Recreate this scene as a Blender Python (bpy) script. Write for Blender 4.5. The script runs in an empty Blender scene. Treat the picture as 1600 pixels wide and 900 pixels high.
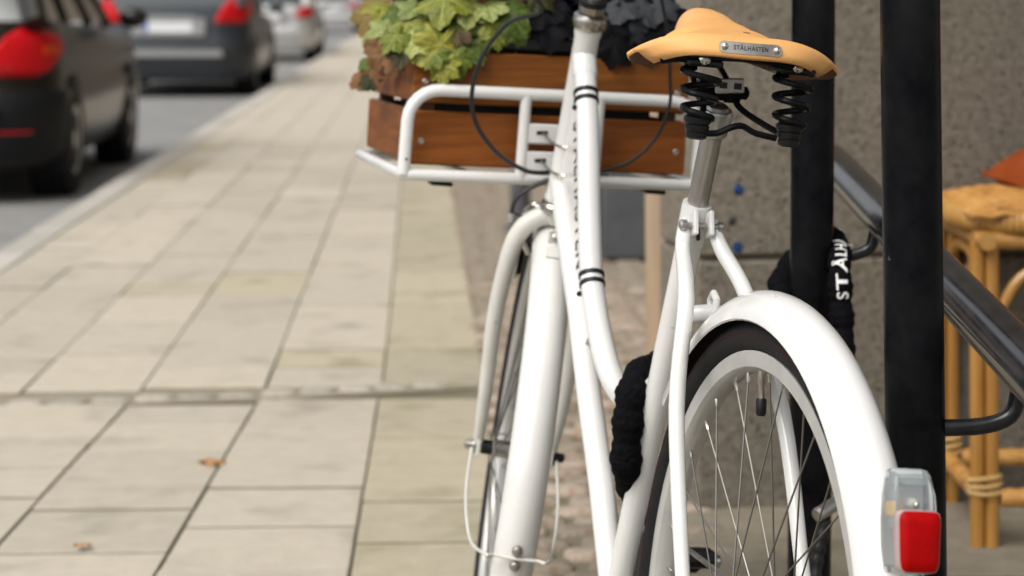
import bpy, bmesh, math, random
from mathutils import Vector, Matrix, Euler
random.seed(7)
R = math.radians
scn = bpy.context.scene
col = scn.collection
# ------------------------------------------------------------------ camera
FPX, CAM_H, Y0 = 3400.0, 1.025, -5.0          # focal length in photo pixels, eye height, horizon row
cam = bpy.data.cameras.new('camera'); camo = bpy.data.objects.new('camera', cam); col.objects.link(camo)
cam.sensor_width = 36; cam.lens = FPX / 1600 * 36
cam.shift_y = -(450 - Y0) / 1600
camo.location = (0, 0, CAM_H); camo.rotation_euler = (R(90), 0, 0)
cam.clip_start = .05; cam.clip_end = 2000
cam.dof.use_dof = True; cam.dof.focus_distance = 2.25; cam.dof.aperture_fstop = 6.2
scn.camera = camo
# ------------------------------------------------------------------ sky, sun, exposure
SUN_EL, SUN_AZ = 52, -140                      # behind the camera, to the left (azimuth from +Y clockwise)
w = bpy.data.worlds.new('World'); scn.world = w; w.use_nodes = True
nt = w.node_tree; bg = nt.nodes['Background']
sky = nt.nodes.new('ShaderNodeTexSky'); sky.sky_type = 'NISHITA'; sky.sun_disc = False
sky.sun_elevation = R(SUN_EL); sky.sun_rotation = R(SUN_AZ); sky.dust_density = 4; sky.ozone_density = 1; sky.air_density = 1
hsv = nt.nodes.new('ShaderNodeHueSaturation'); hsv.inputs['Saturation'].default_value = .22
nt.links.new(sky.outputs[0], hsv.inputs['Color']); nt.links.new(hsv.outputs[0], bg.inputs['Color'])
bg.inputs['Strength'].default_value = .13
sl = bpy.data.lights.new('sun', 'SUN'); sl.energy = 1.1; sl.angle = R(40); sl.color = (1, .95, .87)
so = bpy.data.objects.new('sun', sl); col.objects.link(so)
d = Vector((math.sin(R(SUN_AZ)) * math.cos(R(SUN_EL)), math.cos(R(SUN_AZ)) * math.cos(R(SUN_EL)), math.sin(R(SUN_EL))))
so.rotation_euler = d.to_track_quat('Z', 'Y').to_euler()
vs = scn.view_settings; vs.view_transform = 'Standard'; vs.look = 'None'; vs.exposure = .66; vs.gamma = 1

# ------------------------------------------------------------------ pixel -> place helpers
def ray(px, py): return Vector(((px - 800) / FPX, 1.0, -(py - Y0) / FPX))
def ground(px, py, z=0.0):
    r = ray(px, py); t = (CAM_H - z) / -r.z
    return Vector((r.x * t, t, z))
def atZ(px, py, Z):
    r = ray(px, py); return Vector((r.x * Z, Z, CAM_H + r.z * Z))
# bicycle frame of reference: x forward, y left, z up from the rear tyre's contact point
BM = Matrix.Translation((.212, 2.195, 0)) @ Euler((R(5.2), 0, R(90 + 13.3))).to_matrix().to_4x4()
BI = BM.inverted()
def w2b(v): return BI @ Vector(v)
def _plane(px, py, axis, val):
    o = BI @ Vector((0, 0, CAM_H)); d_ = BI.to_3x3() @ ray(px, py)
    t = (val - o[axis]) / d_[axis]; return o + d_ * t
def by(px, py, y=0.0): return _plane(px, py, 1, y)      # on a plane parallel to the wheels
def bx(px, py, x): return _plane(px, py, 0, x)          # on a plane across the bike

# ------------------------------------------------------------------ materials
MATS = {}
def mat(name, base, rough=.5, metal=0, var=None, scale=20, detail=4, bump=0, bscale=None, coat=0, spec=.5,
        rand=0, trans=0, alpha=1, emit=None, coords='Object', contrast=(.35, .65), sheen=0, spots=None, rvar=0, ior=1.45, stretch=None, huef=.02, veins=None):
    m = bpy.data.materials.new(name); m.use_nodes = True; n = m.node_tree; L = n.links
    b = n.nodes['Principled BSDF']
    b.inputs['Roughness'].default_value = rough; b.inputs['Metallic'].default_value = metal
    b.inputs['Specular IOR Level'].default_value = spec; b.inputs['IOR'].default_value = ior
    if coat: b.inputs['Coat Weight'].default_value = coat; b.inputs['Coat Roughness'].default_value = .06
    if trans: b.inputs['Transmission Weight'].default_value = trans
    if sheen: b.inputs['Sheen Weight'].default_value = sheen
    if alpha < 1: b.inputs['Alpha'].default_value = alpha
    if emit: b.inputs['Emission Color'].default_value = (*emit[0], 1); b.inputs['Emission Strength'].default_value = emit[1]
    tc = n.nodes.new('ShaderNodeTexCoord'); out = tc.outputs[coords]
    if stretch:
        mp = n.nodes.new('ShaderNodeMapping'); mp.inputs['Scale'].default_value = stretch
        L.new(out, mp.inputs['Vector']); out = mp.outputs[0]
    cur = None
    if var:
        nz = n.nodes.new('ShaderNodeTexNoise'); nz.inputs['Scale'].default_value = scale; nz.inputs['Detail'].default_value = detail
        nz.inputs['Roughness'].default_value = .65
        L.new(out, nz.inputs['Vector'])
        cr = n.nodes.new('ShaderNodeValToRGB'); cr.color_ramp.elements[0].position = contrast[0]; cr.color_ramp.elements[1].position = contrast[1]
        cr.color_ramp.elements[0].color = (*base, 1); cr.color_ramp.elements[1].color = (*var, 1)
        L.new(nz.outputs[0], cr.inputs[0]); cur = cr.outputs[0]
        if rvar:
            mr = n.nodes.new('ShaderNodeMapRange'); mr.inputs['To Min'].default_value = rough - rvar; mr.inputs['To Max'].default_value = rough + rvar
            L.new(nz.outputs[0], mr.inputs['Value']); L.new(mr.outputs[0], b.inputs['Roughness'])
    if spots:   # (colour, scale, threshold, softness)
        nz2 = n.nodes.new('ShaderNodeTexNoise'); nz2.inputs['Scale'].default_value = spots[1]; nz2.inputs['Detail'].default_value = 3
        L.new(out, nz2.inputs['Vector'])
        mr2 = n.nodes.new('ShaderNodeMapRange'); mr2.inputs['From Min'].default_value = spots[2]; mr2.inputs['From Max'].default_value = spots[2] + spots[3]
        L.new(nz2.outputs[0], mr2.inputs['Value'])
        mx = n.nodes.new('ShaderNodeMix'); mx.data_type = 'RGBA'
        L.new(mr2.outputs[0], mx.inputs['Factor'])
        if cur: L.new(cur, mx.inputs['A'])
        else: mx.inputs['A'].default_value = (*base, 1)
        mx.inputs['B'].default_value = (*spots[0], 1); cur = mx.outputs['Result']
    if veins:   # radiating leaf veins: (colour, lobes)
        sx = n.nodes.new('ShaderNodeSeparateXYZ'); L.new(tc.outputs['Object'], sx.inputs[0])
        def M_(op, a, b=None):
            q = n.nodes.new('ShaderNodeMath'); q.operation = op
            for i_, v_ in enumerate((a, b)):
                if v_ is None: continue
                if isinstance(v_, (int, float)): q.inputs[i_].default_value = v_
                else: L.new(v_, q.inputs[i_])
            return q.outputs[0]
        ang = M_('ARCTAN2', sx.outputs[1], sx.outputs[0])
        fr_ = M_('ABSOLUTE', M_('SUBTRACT', M_('FRACT', M_('ADD', M_('MULTIPLY', ang, veins[1] / (2 * math.pi)), .5)), .5))
        rad_n = M_('SQRT', M_('ADD', M_('POWER', sx.outputs[0], 2.0), M_('POWER', sx.outputs[1], 2.0)))
        mv = n.nodes.new('ShaderNodeMapRange'); mv.inputs['From Min'].default_value = .004; mv.inputs['From Max'].default_value = .016
        mv.inputs['To Min'].default_value = .75; mv.inputs['To Max'].default_value = 0
        L.new(M_('MULTIPLY', fr_, rad_n), mv.inputs['Value'])
        mxv = n.nodes.new('ShaderNodeMix'); mxv.data_type = 'RGBA'; L.new(mv.outputs[0], mxv.inputs['Factor'])
        L.new(cur, mxv.inputs['A']); mxv.inputs['B'].default_value = (*veins[0], 1); cur = mxv.outputs['Result']
    if rand:
        oi = n.nodes.new('ShaderNodeObjectInfo')
        mr3 = n.nodes.new('ShaderNodeMapRange'); mr3.inputs['To Min'].default_value = 1 - rand; mr3.inputs['To Max'].default_value = 1 + rand
        L.new(oi.outputs['Random'], mr3.inputs['Value'])
        h3 = n.nodes.new('ShaderNodeHueSaturation'); L.new(mr3.outputs[0], h3.inputs['Value'])
        mr4 = n.nodes.new('ShaderNodeMapRange'); mr4.inputs['To Min'].default_value = .5 + rand * huef; mr4.inputs['To Max'].default_value = .5 - rand * huef
        L.new(oi.outputs['Random'], mr4.inputs['Value']); L.new(mr4.outputs[0], h3.inputs['Hue'])
        if cur: L.new(cur, h3.inputs['Color'])
        else: h3.inputs['Color'].default_value = (*base, 1)
        cur = h3.outputs[0]
    if cur: L.new(cur, b.inputs['Base Color'])
    else: b.inputs['Base Color'].default_value = (*base, 1)
    if bump:
        nb = n.nodes.new('ShaderNodeTexNoise'); nb.inputs['Scale'].default_value = bscale or scale; nb.inputs['Detail'].default_value = 5
        L.new(out, nb.inputs['Vector'])
        bp = n.nodes.new('ShaderNodeBump'); bp.inputs['Strength'].default_value = bump; bp.inputs['Distance'].default_value = .01
        L.new(nb.outputs[0], bp.inputs['Height']); L.new(bp.outputs[0], b.inputs['Normal'])
    MATS[name] = m
    return m
mat('white', (.625, .62, .595), .22, coat=.5, var=(.685, .68, .66), scale=7, detail=6, contrast=(.3, .7), spots=((.52, .48, .41), 70, .73, .05), rvar=.08)
mat('white_old', (.58, .57, .52), .38, coat=.25, var=(.65, .64, .595), scale=12, spots=((.42, .36, .28), 45, .7, .05))
mat('rim', (.45, .445, .425), .3, metal=.35, var=(.51, .505, .485), scale=30)
mat('chrome', (.62, .6, .57), .22, metal=1, var=(.45, .43, .4), scale=60, rvar=.1)
mat('steel_worn', (.5, .48, .45), .42, metal=1, var=(.36, .34, .32), scale=40, stretch=(1, 1, .15), rvar=.12, bump=.05, bscale=120)
mat('spoke_steel', (.22, .21, .19), .5, metal=1)
mat('rubber', (.007, .007, .008), .7, spec=.25, var=(.011, .011, .011), scale=50, bump=.12, bscale=300)
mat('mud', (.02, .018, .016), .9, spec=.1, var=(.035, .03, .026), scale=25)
mat('red_line', (.05, .006, .01), .7, spec=.2)
mat('black_plastic', (.007, .007, .008), .42, spec=.3, var=(.012, .012, .012), scale=30)
mat('black_paint', (.0025, .0025, .0035), .24, spec=.07, var=(.010, .010, .011), scale=12, rvar=.08, spots=((.05, .045, .04), 70, .73, .03))
mat('rail_paint', (.005, .005, .007), .17, spec=.3, coat=.08, var=(.02, .02, .022), scale=25, rvar=.1, spots=((.07, .065, .06), 55, .7, .04))
mat('cable', (.012, .012, .012), .35)
mat('leather', (.655, .335, .11), .5, spec=.35, var=(.70, .375, .135), scale=16, detail=5, bump=.06, bscale=300, contrast=(.25, .75), spots=((.54, .27, .09), 20, .66, .14), rvar=.08)
mat('leather_raw', (.09, .04, .018), .8, var=(.13, .06, .03), scale=30)
mat('leather_mark', (.16, .09, .04), .6)
mat('dark_print', (.015, .015, .018), .6)
mat('white_print', (.8, .8, .78), .6)
mat('badge', (.52, .48, .42), .32, metal=1, var=(.42, .39, .34), scale=90)
mat('wood', (.115, .034, .006), .5, spec=.2, var=(.235, .078, .013), scale=7, stretch=(.6, 1, 9), contrast=(.3, .7), rand=.16, bump=.1, bscale=25, rvar=.08, spots=((.06, .018, .008), 5, .62, .12))
mat('wood_dark', (.06, .02, .008), .6, var=(.1, .035, .012), scale=9, stretch=(.6, 1, 8))
mat('fabric', (.003, .003, .004), .95, spec=.08, var=(.006, .006, .007), scale=90, bump=.5, bscale=160)
mat('lamp_clear', (.9, .93, .93), .06, trans=.92, ior=1.3)
mat('lamp_grey', (.6, .63, .63), .35)
mat('lamp_red', (.37, .001, .002), .35, spec=.12, var=(.30, .001, .001), scale=40, bump=.1, bscale=520)
mat('lamp_rib', (.25, .28, .29), .3)
mat('lamp_rim', (.42, .3, .29), .25)
mat('leaf_green', (.058, .082, .008), .5, spec=.3, var=(.165, .185, .022), scale=9, detail=6, rand=.42, huef=.09, bump=.35, bscale=9, veins=((.24, .27, .07), 5), spots=((.26, .27, .06), 7, .6, .14))
mat('leaf_pale', (.14, .175, .035), .5, spec=.3, var=(.3, .33, .12), scale=9, rand=.25, huef=.06, bump=.35, bscale=9, veins=((.09, .13, .03), 5))
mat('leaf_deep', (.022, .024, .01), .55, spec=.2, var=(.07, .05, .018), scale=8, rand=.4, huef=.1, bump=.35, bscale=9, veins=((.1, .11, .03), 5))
mat('leaf_brown', (.2, .08, .018), .6, var=(.085, .04, .018), scale=35, rand=.3, bump=.3, bscale=70, spots=((.3, .2, .04), 20, .6, .1))
mat('leaf_olive', (.13, .09, .015), .55, var=(.21, .13, .02), scale=25, rand=.15, bump=.2, bscale=70)
mat('leaf_black', (.003, .003, .004), .5, spec=.1, var=(.008, .007, .009), scale=40, rand=.35, bump=.3, bscale=90)
mat('leaf_silver', (.05, .055, .06), .45, spec=.25, var=(.012, .012, .015), scale=35, rand=.3, bump=.3, bscale=90)
mat('stalk', (.06, .05, .015), .6)
mat('soil', (.012, .009, .007), .95, var=(.03, .02, .014), scale=60, bump=.8, bscale=80)
mat('fallen', (.32, .15, .05), .7, var=(.4, .22, .09), scale=30)
# setting
mat('slab', (.392, .352, .282), .9, spec=.2, var=(.485, .438, .358), scale=16, detail=9, coords='Object', rand=.09, bump=.3, bscale=140, contrast=(.25, .75), spots=((.31, .28, .22), 4.5, .56, .2))
mat('slab_moss', (.355, .315, .228), .9, spec=.2, var=(.432, .387, .29), scale=16, detail=9, coords='Object', rand=.09, bump=.3, bscale=140, contrast=(.25, .75), spots=((.275, .25, .165), 5, .54, .2))
mat('slab_shaded', (.19, .165, .122), .92, spec=.15, var=(.25, .22, .168), scale=14, detail=9, coords='Object', rand=.1, bump=.3, bscale=120, spots=((.13, .115, .085), 5, .55, .2))  # niche slabs: shade under the overhang painted in as a darker colour
mat('slab_far', (.415, .372, .302), .9, spec=.2, var=(.49, .444, .366), scale=10, detail=8, bump=.2, bscale=80)
mat('joint', (.165, .142, .102), .95, spec=.1, var=(.195, .178, .115), scale=6, bump=.4, bscale=90)
mat('sett', (.24, .196, .15), .85, spec=.2, var=(.335, .283, .222), scale=14, rand=.24, bump=.4, bscale=60, spots=((.2, .12, .075), 11, .6, .1))
mat('bed_sand', (.24, .212, .16), .95, spec=.1, var=(.3, .268, .205), scale=40, bump=.3)
mat('sett_grey', (.3, .272, .222), .85, spec=.2, var=(.38, .345, .285), scale=30, rand=.2, bump=.3, bscale=70)
mat('granite', (.38, .355, .31), .85, var=(.45, .425, .38), scale=30, rand=.12, bump=.3, bscale=70)
mat('asphalt', (.2, .2, .195), .9, spec=.2, var=(.26, .257, .248), scale=4, detail=9, bump=.4, bscale=90)
mat('wall', (.125, .109, .085), .93, spec=.15, var=(.22, .195, .158), scale=60, detail=10, bump=.4, bscale=70, contrast=(.3, .7), spots=((.04, .033, .025), 130, .61, .05), rand=.05)
mat('facade', (.15, .12, .088), .9, spec=.2, var=(.19, .155, .115), scale=1.5, detail=8, bump=.2, bscale=30)
mat('mortar', (.09, .078, .06), .95, var=(.12, .1, .08), scale=20)
mat('glass_dark', (.02, .024, .026), .06, coat=.5)
mat('blue_spot', (.02, .06, .17), .8, spec=.1, var=(.008, .025, .075), scale=60)
mat('post_wood', (.3, .215, .14), .7, var=(.4, .3, .2), scale=9, stretch=(1, 1, .12), bump=.2, bscale=30)
mat('grey_paint', (.07, .077, .08), .6, spec=.2, var=(.095, .1, .105), scale=8)
mat('grey_stone', (.12, .12, .115), .85, var=(.17, .165, .155), scale=8, bump=.3)
mat('rattan', (.42, .2, .045), .42, var=(.56, .3, .085), scale=18, bump=.12, bscale=60, rand=.14, spots=((.22, .085, .018), 14, .62, .1), coat=.2)
mat('rattan_pole', (.33, .15, .028), .38, var=(.46, .23, .05), scale=12, stretch=(1, 1, .2), coat=.3, rand=.1)
mat('rattan_band', (.6, .41, .17), .5, var=(.5, .32, .12), scale=40)
mat('cushion', (.25, .052, .012), .95, spec=.12, var=(.29, .066, .016), scale=14, bump=.25, bscale=240)
# cars
mat('car_dark', (.012, .010, .008), .3, spec=.35, coat=.15)
mat('car_grey', (.03, .036, .043), .35, metal=.2, coat=.25)
mat('car_silver', (.5, .5, .49), .33, metal=.45, coat=.7)
mat('car_black', (.007, .008, .009), .6, spec=.25)
mat('car_bumper', (.022, .025, .028), .45)
mat('car_glass', (.02, .03, .03), .06, coat=1)
mat('tail_red', (.5, .006, .01), .25, spec=.25, coat=.15)
mat('tail_orange', (.55, .06, .01), .25, spec=.25)
mat('plate', (.72, .73, .74), .4)
mat('plate_blue', (.03, .1, .45), .4)
mat('alloy', (.42, .42, .41), .35, metal=.8)

# ------------------------------------------------------------------ mesh helpers
def smooth_path(pts, n=6):
    pts = [Vector(p) for p in pts]; out = []
    for i in range(len(pts) - 1):
        p0 = pts[max(i - 1, 0)]; p1 = pts[i]; p2 = pts[i + 1]; p3 = pts[min(i + 2, len(pts) - 1)]
        for k in range(n):
            t = k / n
            out.append(.5 * ((2 * p1) + (p2 - p0) * t + (2 * p0 - 5 * p1 + 4 * p2 - p3) * t * t + (3 * p1 - p0 - 3 * p2 + p3) * t ** 3))
    out.append(pts[-1]); return out
class MB:
    def __init__(s): s.v = []; s.f = []
    def ring_loft(s, rings, cap=True, closed=False):
        n = len(rings[0]); base = len(s.v)
        for r in rings: s.v += [Vector(p) for p in r]
        m = len(rings)
        for i in range(m if closed else m - 1):
            a = base + i * n; b = base + ((i + 1) % m) * n
            for k in range(n):
                s.f.append((a + k, a + (k + 1) % n, b + (k + 1) % n, b + k))
        if cap and not closed:
            s.f.append(tuple(base + k for k in reversed(range(n)))); s.f.append(tuple(base + (m - 1) * n + k for k in range(n)))
        return s
    def tube(s, pts, r, n=14, cap=True, closed=False, flat=None):
        pts = [Vector(p) for p in pts]; m = len(pts)
        rr = r if isinstance(r, (list, tuple)) else [r] * m
        if len(rr) != m:
            q = len(rr) - 1
            rr = [rr[min(int(i / (m - 1) * q), q - 1)] * (1 - (i / (m - 1) * q - min(int(i / (m - 1) * q), q - 1))) + rr[min(int(i / (m - 1) * q), q - 1) + 1] * (i / (m - 1) * q - min(int(i / (m - 1) * q), q - 1)) for i in range(m)]
        T = []
        for i in range(m):
            if closed: t = pts[(i + 1) % m] - pts[i - 1]
            else: t = pts[min(i + 1, m - 1)] - pts[max(i - 1, 0)]
            T.append(t.normalized())
        a = Vector((0, 0, 1)) if abs(T[0].z) < .9 else Vector((0, 1, 0))
        N = (a - T[0] * a.dot(T[0])).normalized(); rings = []
        for i in range(m):
            N = (N - T[i] * N.dot(T[i])).normalized(); B = T[i].cross(N)
            rings.append([pts[i] + (N * math.cos(2 * math.pi * k / n) + B * math.sin(2 * math.pi * k / n)) * rr[i] for k in range(n)])
        return s.ring_loft(rings, cap, closed)
    def lathe(s, prof, o, ax, n=20, cap=True):       # prof: (distance along axis, radius)
        o = Vector(o); ax = Vector(ax).normalized()
        a = Vector((0, 0, 1)) if abs(ax.z) < .9 else Vector((1, 0, 0))
        N = (a - ax * a.dot(ax)).normalized(); B = ax.cross(N)
        return s.ring_loft([[o + ax * h_ + (N * math.cos(2 * math.pi * k / n) + B * math.sin(2 * math.pi * k / n)) * max(r, 1e-5) for k in range(n)] for h_, r in prof], cap)
    def box(s, c, size, M=None, ch=0.0):
        c = Vector(c); x, y, z = [q / 2 for q in size]
        ch = min(ch, x * .9, y * .9, z * .9)
        M = M or Matrix.Identity(3)
        def rr(h_, ins):
            X, Y = x - ins, y - ins; k = ch * .6
            P = [(X - k, -Y), (X, -Y + k), (X, Y - k), (X - k, Y), (-X + k, Y), (-X, Y - k), (-X, -Y + k), (-X + k, -Y)] if ch else [(X, -Y), (X, Y), (-X, Y), (-X, -Y)]
            return [c + M @ Vector((p[0], p[1], h_)) for p in P]
        if ch: rings = [rr(-z, ch), rr(-z + ch, 0), rr(z - ch, 0), rr(z, ch)]
        else: rings = [rr(-z, 0), rr(z, 0)]
        return s.ring_loft(rings)
    def ball(s, c, r, n=12, sc=(1, 1, 1), M=None):
        c = Vector(c); M = M or Matrix.Identity(3); m = max(5, n // 2)
        return s.ring_loft([[c + M @ Vector((r * sc[0] * math.sin(math.pi * max(i, .04) / m if i < m else math.pi * (m - .04) / m) * math.cos(2 * math.pi * k / n), r * sc[1] * math.sin(math.pi * max(i, .04) / m if i < m else math.pi * (m - .04) / m) * math.sin(2 * math.pi * k / n), -r * sc[2] * math.cos(math.pi * i / m))) for k in range(n)] for i in range(m + 1)])
    def quad(s, *p):
        b = len(s.v); s.v += [Vector(q) for q in p]; s.f.append(tuple(range(b, b + len(p)))); return s
    def mesh(s, name, m, xf=None, sharp=35):
        me = bpy.data.meshes.new(name)
        v = [xf @ p for p in s.v] if xf else s.v
        me.from_pydata([tuple(p) for p in v], [], s.f); me.update()
        bm = bmesh.new(); bm.from_mesh(me); bmesh.ops.recalc_face_normals(bm, faces=bm.faces); bm.to_mesh(me); bm.free()
        me.polygons.foreach_set('use_smooth', [True] * len(me.polygons)); me.set_sharp_from_angle(angle=R(sharp))
        if m: me.materials.append(MATS[m])
        return me
    def build(s, name, m, parent=None, xf=None, sharp=35):
        return link(name, s.mesh(name, m, xf, sharp), parent)
def link(name, me, parent=None):
    o = bpy.data.objects.new(name, me); col.objects.link(o)
    if parent: o.parent = parent
    return o
def tag(o, label=None, cat=None, group=None, kind=None):
    if label: o['label'] = label
    if cat: o['category'] = cat
    if group: o['group'] = group
    if kind: o['kind'] = kind
    return o
def empty(name, loc=(0, 0, 0), rz=0, M=None):
    o = bpy.data.objects.new(name, None); col.objects.link(o); o.empty_display_size = .1
    if M: o.matrix_world = M
    else: o.location = loc; o.rotation_euler = (0, 0, rz)
    return o
def tube(name, pts, r, m, parent=None, n=14, sm=0, xf=None, sharp=35):
    return MB().tube(smooth_path(pts, sm) if sm else pts, r, n).build(name, m, parent, xf, sharp)
def rotm(ax, deg): return Matrix.Rotation(R(deg), 3, ax)
def text_mesh(s, size, slices=8):
    cu = bpy.data.curves.new('txt', 'FONT'); cu.body = s; cu.size = size; cu.align_x = 'CENTER'; cu.align_y = 'CENTER'; cu.space_character = 1.15; cu.offset = size * .012
    o = bpy.data.objects.new('txt', cu); col.objects.link(o); bpy.context.view_layer.update()
    me = bpy.data.meshes.new_from_object(o.evaluated_get(bpy.context.evaluated_depsgraph_get()))
    bpy.data.objects.remove(o); bm = bmesh.new(); bm.from_mesh(me)
    ys = [v.co.y for v in bm.verts]
    for k in range(1, slices):
        yy = min(ys) + (max(ys) - min(ys)) * k / slices
        bmesh.ops.bisect_plane(bm, geom=bm.verts[:] + bm.edges[:] + bm.faces[:], plane_co=(0, yy, 0), plane_no=(0, 1, 0))
    V = [v.co.copy() for v in bm.verts]; F = []
    bm.verts.index_update()
    for f_ in bm.faces: F.append(tuple(v.index for v in f_.verts))
    bm.free(); bpy.data.meshes.remove(me); return V, F
def text_part(name, s, size, fn, m, parent, slices=8):
    V, F = text_mesh(s, size, slices); b = MB(); b.v = [fn(v.x, v.y) for v in V]; b.f = F
    me = bpy.data.meshes.new(name); me.from_pydata([tuple(q) for q in b.v], [], F); me.materials.append(MATS[m]); me.update()
    return link(name, me, parent)

# ================================================================== SETTING
SA = R(2.45); U = Vector((-math.sin(SA), math.cos(SA), 0)); NV = Vector((math.cos(SA), math.sin(SA), 0))   # street direction
def st(a, b, z=0): return NV * a + U * b + Vector((0, 0, z))        # a: across, b: along
def st_of(v): return NV.dot(v), U.dot(v)
KA = st_of(ground(213, 262))[0]                                     # outer kerb line
def sheet(name, a0, a1, b0, b1, z, m):
    return tag(MB().quad(st(a0, b0, z), st(a1, b0, z), st(a1, b1, z), st(a0, b1, z)).build(name, m), kind='structure')
sheet('terrain', -600, 600, -200, 1500, -.30, 'asphalt')
sheet('road', -14, KA + .02, -30, 400, -.115, 'asphalt')
pav = sheet('pavement', KA + .05, 6, -3, 400, -.0095, 'joint')
WA, WB = ground(1088, 794.5), ground(1600, 776)                    # wall foot
wd = (WB - WA).normalized(); wn = Vector((wd.y, -wd.x, 0))           # wall direction, facing the camera
# kerb stones
kb = tag(MB().quad(st(KA + .02, -3, -.03), st(KA + .1, -3, -.03), st(KA + .1, 120, -.03), st(KA + .02, 120, -.03)).build('kerb', 'joint'), kind='structure')
bpos = 4.0
while bpos < 110:
    L_ = random.uniform(.85, 1.15)
    MB().box(st(KA + .07, bpos + L_ / 2, -.085), (.15, L_ - .012, .18 + random.uniform(-.003, .005)), rotm('Z', math.degrees(SA)), .012).build('kerb_stone', 'granite', kb)
    bpos += L_
# paving slabs: columns above and below the cobbled drain row
def slab_geo(b, q, zt):
    q = [Vector((p.x, p.y, 0)) for p in q]; c = sum(q, Vector()) / 4
    def ring(ins, z):
        out = []
        for p in q:
            dd = (c - p); out.append(p + dd.normalized() * ins * 1.4 + Vector((0, 0, z)))
        return out
    b.ring_loft([ring(.003, -.02), ring(.003, zt - .0022), ring(.0055, zt)])
def slab(q, m='slab'):
    b = MB(); slab_geo(b, q, random.uniform(-.0025, .0025)); o_ = b.build('paving_slab', m, pav, sharp=20); o_.data.materials.append(MATS['joint'])
    for pl_ in o_.data.polygons:
        if abs(pl_.normal.z) < .3: pl_.material_index = 1
    return o_
ROW0, ROW1 = 5.50, 5.62                                              # drain row (distance) at the middle
def colline(a_far): return a_far
far_cols = [KA + .15, -1.72, -1.435, -1.135, -.83, -.52, -.22, .045]
# measure the far columns from their joint lines
far_cols = [KA + .15] + [st_of(ground(*p))[0] for p in ((0, 503), (33, 614), (217, 614), (414, 608), (600, 589), (757, 590))]
near_lines = [((-300, 622), (-700, 894)), ((-20, 640), (-320, 894)), ((194, 636), (-43, 894)), ((405.5, 622), (244, 894)), ((592, 622), (547, 894)), ((755, 606), (793, 894))]
near = [(ground(*a), ground(*b)) for a, b in near_lines]
def nearpt(i, Y):
    a, b = near[i]; t = (Y - a.y) / (b.y - a.y); return a + (b - a) * t
joints = {1: [733, 692, 780, 850], 2: [664, 703, 797, 865], 3: [672, 762, 822, 890], 4: [684, 783, 847]}
for i in range(len(near) - 1):
    ys = sorted([ground(700, y).y for y in joints.get(i, [660, 700, 780, 860])], reverse=True)
    ys = [5.55 if i > 2 else 5.47] + ys
    while ys[-1] > 2.2: ys.append(ys[-1] - random.choice([.3, .3, .6]))
    for k in range(len(ys) - 1):
        y1, y0_ = ys[k], ys[k + 1]
        sk = .012; y1 -= .0045; y0_ += .0045
        slab([nearpt(i, y0_), nearpt(i + 1, y0_ + sk), nearpt(i + 1, y1 + sk), nearpt(i, y1)], 'slab_moss' if i == 4 or random.random() < .12 else 'slab')
far_stuff = MB()
for i in range(len(far_cols) - 1):
    a0, a1 = far_cols[i], far_cols[i + 1]
    b0 = 5.735 + (.01 if i > 3 else -.10 + i * .028); first = True
    while b0 < 90:
        Ls = random.choice([.3, .6, .6, .9] if b0 < 30 else [.9])
        q = [st(a0, b0 + .005), st(a1, b0 + .005), st(a1, b0 + Ls - .005), st(a0, b0 + Ls - .005)]
        if b0 < 15: slab(q, 'slab_moss' if (i == 5 and random.random() < .8) or random.random() < .1 else 'slab')
        else: slab_geo(far_stuff, q, random.uniform(-.002, .002))
        b0 += Ls
fs_ = tag(far_stuff.build('paving_slab', 'slab_far', pav, sharp=20), kind='stuff'); fs_.data.materials.append(MATS['joint'])
for pl_ in fs_.data.polygons:
    if abs(pl_.normal.z) < .3: pl_.material_index = 1
# setts: shared rounded stones
def sett_mesh(lx, ly, seed):
    rnd = random.Random(seed); b = MB(); n = 10; rings = []
    prof = [(-.03, 1.0), (-.008, 1.0), (0.0, .92), (.004, .7), (.0055, .3)]
    sh = [1 + rnd.uniform(-.07, .05) for _ in range(n)]
    for z, s_ in prof:
        r_ = []
        for k in range(n):
            t = 2 * math.pi * k / n; c, s2 = math.cos(t), math.sin(t); e = .45
            r_.append(Vector((math.copysign(abs(c) ** e, c) * lx / 2 * s_ * sh[k], math.copysign(abs(s2) ** e, s2) * ly / 2 * s_ * sh[k], z)))
        rings.append(r_)
    b.ring_loft(rings); return b.mesh('sett', 'sett', sharp=60)
setts = [sett_mesh(.105, .078, i) for i in range(6)]
setts_row = [sett_mesh(.115, .085, 20 + i) for i in range(4)]
for me_ in setts_row: me_.materials[0] = MATS['sett_grey']
P0, P1 = ground(-140, 640), ground(405, 616); P2 = ground(757, 597)
MB().quad(P0 + Vector((-.6, -.085, -.0048)), P1 + Vector((0, -.07, -.0048)), P2 + Vector((0, -.06, -.0048)), P2 + Vector((0, .12, -.0048)), P1 + Vector((0, .14, -.0048)), P0 + Vector((-.6, .2, -.0048))).build('drain_bed', 'bed_sand', pav)
for a, b_, n_ in ((P0, P1, 8), (P1, P2, 6)):
    for k in range(n_):
        p = a + (b_ - a) * ((k + .5) / n_); o = link('sett', random.choice(setts_row), pav)
        o.location = (p.x, p.y + .028, random.uniform(-.0035, -.001)); o.rotation_euler = (random.uniform(-.03, .03), random.uniform(-.03, .03), random.uniform(-.08, .08))
        o.scale.x = (b_ - a).length / n_ / .122
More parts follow.
